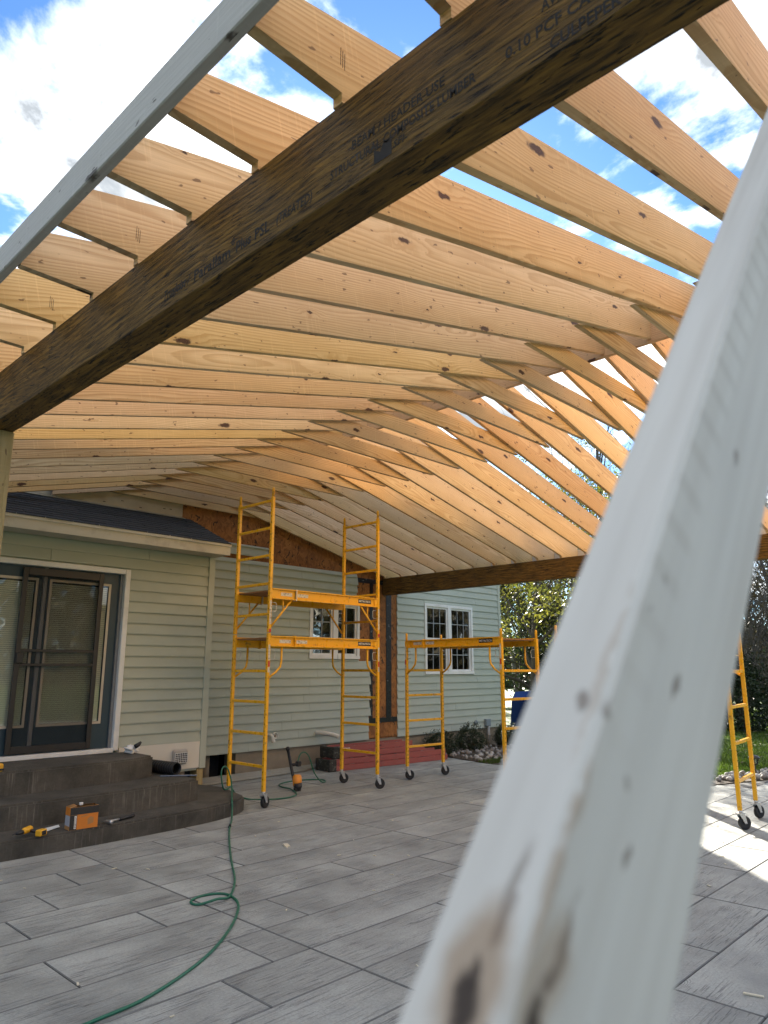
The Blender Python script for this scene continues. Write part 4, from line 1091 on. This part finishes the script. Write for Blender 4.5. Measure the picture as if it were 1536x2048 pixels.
# blue tarp over something beside the house
bt = MB()
bt.add([(-0.5, -0.35, 0), (0.55, -0.35, 0), (0.55, 0.4, 0), (-0.5, 0.4, 0), (-0.45, -0.1, 1.05), (0.15, -0.22, 1.22), (0.28, 0.25, 1.18), (-0.42, 0.3, 1.02)], [(0, 1, 5, 4), (1, 2, 6, 5), (2, 3, 7, 6), (3, 0, 4, 7), (4, 5, 6, 7)])
o = bt.build('tarp_cover', plain('blue_tarp', (0.006, 0.014, 0.055), 0.95, 0.25, 4, spec=0.0), label='dark blue tarp-covered pile beyond the house corner', cat='tarp'); o.scale = (0.8, 0.8, 0.88); o.location = (14.35, 9.35, -0.03); o.rotation_euler = (0, 0, R(30))
# ------------------------------------------------------------------ plants
def leaf_mat(name, cols, trans=0.45):
    m, t = new_mat(name)
    co = t.n('ShaderNodeTexCoord').outputs['Object']
    n = t.noise(co, 1.3, 3.0).outputs[0]; n2 = t.noise(co, 23.0, 2.0).outputs[0]
    c = t.mix(t.mr(n, 0.35, 0.65), cols[0], cols[1]); c = t.mix(t.mr(n2, 0.4, 0.65), c, cols[2])
    d = t.n('ShaderNodeBsdfPrincipled', {'Base Color': c, 'Roughness': 0.5, 'Specular IOR Level': 0.4})
    tr = t.n('ShaderNodeBsdfTranslucent', {'Color': c})
    t.out(t.n('ShaderNodeMixShader', {0: trans, 1: d.outputs[0], 2: tr.outputs[0]}).outputs[0]); return m


M_bark = plain('bark', (0.055, 0.045, 0.036), 0.9, 0.35, 10, bump=0.6)
M_barkg = plain('grey_bark', (0.10, 0.09, 0.08), 0.9, 0.3, 10, bump=0.6)
M_leafY = leaf_mat('autumn_leaf', ((0.10, 0.115, 0.016), (0.17, 0.15, 0.02), (0.06, 0.075, 0.014)), 0.5)
M_leafD = leaf_mat('evergreen_leaf', ((0.022, 0.040, 0.014), (0.035, 0.055, 0.018), (0.015, 0.024, 0.010)), 0.2)
M_leafB = leaf_mat('brown_leaf', ((0.075, 0.055, 0.030), (0.10, 0.085, 0.04), (0.05, 0.045, 0.022)), 0.35)


def grow(rg_, h, levels, spread, start=0.25, n0=7, up=0.35, r0=None):
    """list of (points, radii) for a trunk with limbs; tips for leaves"""
    out = []; tips = []
    r0 = r0 or h * 0.018

    def branch(p, d, L, r, lev):
        n = 5 if lev == 0 else 4
        pts = [p.copy()]; rs = [r]; q = p.copy(); dd = d.copy()
        for i in range(n):
            j = 0.10 if lev == 0 else 0.26
            dd = (dd + Vector((rg_.uniform(-j, j), rg_.uniform(-j, j), rg_.uniform(-j, j) + up * 0.12))).normalized()
            q = q + dd * (L / n); pts.append(q.copy()); rs.append(max(0.004, r * (1 - 0.78 * (i + 1) / n)))
        out.append((pts, rs, lev))
        if lev >= levels: tips.append(pts[-1]); tips.append(pts[-2]); return
        k = n0 if lev == 0 else rg_.randint(3, 5)
        for b in range(k):
            u = start + (1 - start) * (b + rg_.random()) / k if lev == 0 else 0.25 + 0.75 * (b + rg_.random()) / k
            u = min(u, 0.98); i = int(u * n); fr_ = u * n - i
            bp = pts[i].lerp(pts[i + 1], fr_)
            axis = (pts[i + 1] - pts[i]).normalized(); perp = axis.orthogonal().normalized()
            perp.rotate(Matrix.Rotation(rg_.uniform(0, 6.283), 3, axis))
            nd = (axis * (1 - spread) + perp * spread + Vector((0, 0, up * 0.3))).normalized()
            branch(bp, nd, L * rg_.uniform(0.42, 0.62) * (1.1 - 0.45 * u if lev == 0 else 1), rs[i] * 0.55, lev + 1)
    branch(Vector((0, 0, 0)), Vector((0, 0, 1)), h, r0, 0)
    return out, tips


def tree(name, loc, h, label, cat='tree', seed=1, levels=3, spread=0.62, leaves=0, leaf=0.07, lmat=None, bark=M_bark, start=0.25, n0=8, blob=0.5, up=0.35, group=None, stems=1, zmin=0.25):
    rg_ = random.Random(seed)
    T = empty(name, loc, rg_.uniform(0, 6.28), label=label, cat=cat, group=group)
    trunk = MB(); twig = MB(); tips = []
    for s_ in range(stems):
        br_, tp_ = grow(rg_, h * (1 if s_ == 0 else rg_.uniform(0.7, 0.95)), levels, spread, start, n0, up)
        off = Vector((rg_.uniform(-.25, .25), rg_.uniform(-.25, .25), 0)) if stems > 1 else Vector()
        tl = Matrix.Rotation(rg_.uniform(0.05, 0.28), 3, Vector((rg_.uniform(-1, 1), rg_.uniform(-1, 1), 0)).normalized()) if stems > 1 else Matrix.Identity(3)
        for pts, rs, lev in br_:
            pts = [tl @ p + off for p in pts]
            (trunk if lev < 2 else twig).tube(pts, rs, 6 if lev < 2 else 3, caps=False)
        tips += [tl @ p + off for p in tp_]
    trunk.v = [(x, y, z - 0.05) for x, y, z in trunk.v]
    trunk.build('trunk', bark, T)
    if leaves:
        lv_ = MB()
        for _ in range(leaves):
            p = rg_.choice(tips) + Vector((rg_.gauss(0, blob * 0.5), rg_.gauss(0, blob * 0.5), rg_.gauss(0, blob * 0.4)))
            if p.z < zmin: continue
            a = Vector((rg_.gauss(0, 1), rg_.gauss(0, 1), rg_.gauss(0, 1))).normalized(); b = a.orthogonal().normalized(); b.rotate(Matrix.Rotation(rg_.uniform(0, 6.28), 3, a))
            c = a.cross(b); s_ = leaf * rg_.uniform(0.6, 1.3)
            lv_.add([p - b * s_, p + c * s_ * 0.45, p + b * s_, p - c * s_ * 0.45], [(0, 1, 2, 3)])
        lv_.build('crown', lmat, T)
        if twig.v: twig.build('twigs', bark, T)
    else: twig.build('crown', bark, T)
    return T


def polar(yaw, d, z=-0.03): return (d * math.sin(R(yaw)), d * math.cos(R(yaw)), z)


def shrub(name, loc, rad, h, label, seed, n, lmat, leaf, cat='shrub', group=None, cone=False):
    rg_ = random.Random(seed); T = empty(name, loc, 0, label=label, cat=cat, group=group)
    st_ = MB(); lv_ = MB()
    for _ in range(14):
        an = rg_.uniform(0, 6.28); e = rg_.uniform(0.3, 0.85)
        st_.tube([(0, 0, -0.03), (math.cos(an) * rad * e * 0.4, math.sin(an) * rad * e * 0.4, h * 0.4), (math.cos(an) * rad * e * 0.8, math.sin(an) * rad * e * 0.8, h * 0.75)], [0.012, 0.008, 0.003], 4)
    st_.build('stem', M_bark, T)
    clumps = [(rg_.uniform(0, 6.28), rg_.random(), rg_.uniform(0.15, 0.35)) for _ in range(30)]
    for _ in range(n):
        an = rg_.uniform(0, 6.28); u = rg_.random(); rr = math.sqrt(rg_.uniform(0.35, 1.0))
        bump_ = 1 + 0.14 * math.sin(an * 3 + seed) + 0.12 * math.sin(an * 7 + u * 9) + rg_.gauss(0, 0.05)
        if cone: pr_r = rad * (1 - u) ** 0.8 * rr * bump_; z_ = 0.03 + h * u
        else: pr_r = rad * math.sqrt(max(0, 1 - (2 * u - 0.85) ** 2 / 1.35)) * rr * bump_; z_ = 0.02 + h * u * bump_
        p = Vector((math.cos(an) * pr_r, math.sin(an) * pr_r, z_))
        a = Vector((rg_.gauss(0, 1), rg_.gauss(0, 1), rg_.gauss(0, 1))).normalized(); b = a.orthogonal().normalized(); b.rotate(Matrix.Rotation(rg_.uniform(0, 6.28), 3, a))
        c = a.cross(b); s_ = leaf * rg_.uniform(0.6, 1.3)
        lv_.add([p - b * s_, p + c * s_ * 0.5, p + b * s_, p - c * s_ * 0.5], [(0, 1, 2, 3)])
    lv_.build('foliage', lmat, T); return T


GS = 'rounded shrubs along the foundation'
shrub('boxwood_shrub', (10.62, 8.75, 0), 0.32, 0.34, 'low dark shrub at the ladder ends below the window', 3, 6000, M_leafD, 0.013, group=GS)
shrub('boxwood_shrub', (11.50, 8.74, 0), 0.29, 0.40, 'rounded dark shrub in the rocks left of the conduit', 4, 6000, M_leafD, 0.013, group=GS)
shrub('boxwood_shrub', (12.72, 8.74, 0), 0.27, 0.38, 'dark shrub at the house corner beside the conduit', 5, 6000, M_leafD, 0.013, group=GS)
# trees
tree('leafy_tree', polar(57.6, 26), 7.2, 'yellow-green leafy tree just beyond the house corner', seed=11, leaves=9000, leaf=0.06, lmat=M_leafY, start=0.06, n0=16, spread=0.66, blob=0.55, levels=2, zmin=1.0)
tree('leafy_tree', polar(60.3, 30), 8.0, 'second autumn tree with dark leaning trunk behind the scaffold', seed=12, leaves=9000, leaf=0.06, lmat=M_leafY, start=0.08, n0=14, spread=0.62, blob=0.6, levels=2, stems=3, zmin=0.8)
tree('dark_tree', polar(56.8, 33), 4.5, 'dark evergreen filling the gap low beside the house corner', seed=13, leaves=9000, leaf=0.10, lmat=M_leafD, start=0.04, n0=16, blob=0.6, levels=2, zmin=0.1)
tree('leafy_tree', polar(63.6, 19), 5.2, 'half-bare autumn tree hidden mostly behind the pale brace', seed=19, leaves=6000, leaf=0.06, lmat=M_leafY, start=0.12, n0=14, spread=0.62, blob=0.5, levels=2, zmin=0.8)
tree('dark_tree', polar(72.5, 30), 6.0, 'dark dense evergreen right of the pale brace', seed=14, leaves=5000, leaf=0.09, lmat=M_leafD, start=0.03, n0=18, blob=0.7, levels=2, zmin=0.1)
tree('dark_tree', polar(77.0, 30), 8.0, 'brown-leaved tree at the right frame edge beyond the lawn', seed=15, leaves=4500, leaf=0.08, lmat=M_leafB, start=0.03, n0=18, blob=0.8, levels=2, zmin=0.1)
BL = ['tall bare tree seen through the rafter gaps nearest the ridge', 'bare tree with forked crown behind the right rafters', 'spreading bare tree low behind the right roof slope', 'bare thicket tree left of the dark evergreen', 'bare tree over the lawn at the right edge', 'bare grey tree behind the house corner', 'slim bare tree among the far trees', 'wide bare tree rising behind the brace']
for n, (yw, d, h, sd, lv) in enumerate(((64.0, 30, 15.5, 21, 4), (67.5, 33, 14.5, 22, 4), (61.0, 36, 14.0, 23, 4), (70.0, 29, 10.5, 24, 4), (75.5, 27, 10.0, 25, 4), (56.5, 40, 12.5, 26, 4), (58.8, 34, 13.0, 27, 4), (72.8, 37, 13.0, 28, 4))):
    tree('bare_tree', polar(yw, d), h * 0.72, BL[n], seed=sd, levels=lv, spread=0.58, start=0.18, n0=11, up=0.5, bark=M_barkg, group='bare trees beyond the garden')
for n, (yw, d, h, sd) in enumerate(((71.5, 22, 4.2, 31), (74.0, 24.5, 5.0, 32), (76.5, 22.5, 4.4, 33))):
    tree('bare_bush', polar(yw, d), h, ['bare many-stemmed bush left in the thicket beyond the lawn', 'bare many-stemmed bush, tallest in the thicket', 'bare many-stemmed bush at the right frame edge'][n], 'bush', seed=sd, levels=3, spread=0.5, start=0.08, n0=9, up=0.6, bark=M_barkg, stems=5, leaves=1500, leaf=0.05, lmat=M_leafB, blob=0.3, group='bare bushes beyond the lawn')
shrub('yew_shrub', polar(72.0, 21), 0.75, 1.75, 'dark upright evergreen shrub behind the right scaffold leg', 41, 5200, M_leafD, 0.05)
# far wood closing the horizon; raised behind the camera to darken window reflections
rg_ = random.Random(5); fw = MB()
for n in range(22000):
    yw = rg_.uniform(0, 360); d = rg_.uniform(60, 85); zt_ = (18.0 if 100 < yw < 335 else 8.5) * abs(math.sin(yw * 0.21) * 0.35 + 0.65 + 0.2 * math.sin(yw * 0.83))
    p = Vector(polar(yw, d, rg_.uniform(0.0, zt_)))
    a = Vector((rg_.gauss(0, 1), rg_.gauss(0, 1), rg_.gauss(0, 1))).normalized(); b = a.orthogonal().normalized(); c = a.cross(b); s_ = rg_.uniform(0.7, 1.5)
    fw.add([p - b * s_, p + c * s_ * 0.6, p + b * s_, p - c * s_ * 0.6], [(0, 1, 2, 3)])
fw.build('far_wood', M_leafB, label='far brown wood closing the horizon, taller behind the camera for dark reflections', cat='wood', kind='stuff')
# grass blades where the lawn can be seen
gr = MB(); rg_ = random.Random(9)
for n in range(42000):
    u = rg_.random()
    yw = rg_.uniform(67, 79); d = 11.6 + 20 * u * u
    x, y, _ = polar(yw, d)
    if (x < 13.6 and y < 4.15 - (x - 10.8) * 0.28) or x < 11.0: continue
    h = rg_.uniform(0.035, 0.075); an = rg_.uniform(0, 6.28); w_ = rg_.uniform(0.004, 0.008) * (1 + u * 1.5)
    lx, ly = rg_.uniform(-.03, .03), rg_.uniform(-.03, .03)
    gr.add([(x - math.cos(an) * w_, y - math.sin(an) * w_, -0.03), (x + math.cos(an) * w_, y + math.sin(an) * w_, -0.03), (x + lx, y + ly, -0.03 + h)], [(0, 1, 2)])
for n in range(3500):
    x, y = rg_.uniform(10.25, 13.6), rg_.uniform(7.35, 7.66)
    an = rg_.uniform(0, 6.28); h = rg_.uniform(0.03, 0.08)
    gr.add([(x - math.cos(an) * .005, y - math.sin(an) * .005, -0.03), (x + math.cos(an) * .005, y + math.sin(an) * .005, -0.03), (x + rg_.uniform(-.03, .03), y + rg_.uniform(-.03, .03), -0.02 + h)], [(0, 1, 2)])
gr.build('grass', leaf_mat('grass_blade', ((0.075, 0.135, 0.015), (0.10, 0.155, 0.022), (0.05, 0.085, 0.012)), 0.4), label='short sunlit grass of the lawn beyond the rocks', cat='grass', kind='stuff')
fl2 = MB()
for n in range(260):
    x, y, _ = polar(rg_.uniform(66, 80), rg_.uniform(12.5, 30)); an = rg_.uniform(0, 6.28); s_ = rg_.uniform(0.03, 0.06); z_ = 0.03
    if x < 13.6 and y < 4.15 - (x - 10.8) * 0.28: continue
    fl2.add([(x - s_ * math.cos(an), y - s_ * math.sin(an), z_), (x + s_ * .5 * math.sin(an), y - s_ * .5 * math.cos(an), z_ + .01), (x + s_ * math.cos(an), y + s_ * math.sin(an), z_), (x - s_ * .5 * math.sin(an), y + s_ * .5 * math.cos(an), z_ + 0.012)], [(0, 1, 2, 3)])
fl2.build('fallen_leaves', plain('dry_leaf', (0.22, 0.17, 0.10), 0.7, 0.3, 9), label='pale fallen leaves scattered over the lawn', cat='leaves', kind='stuff')
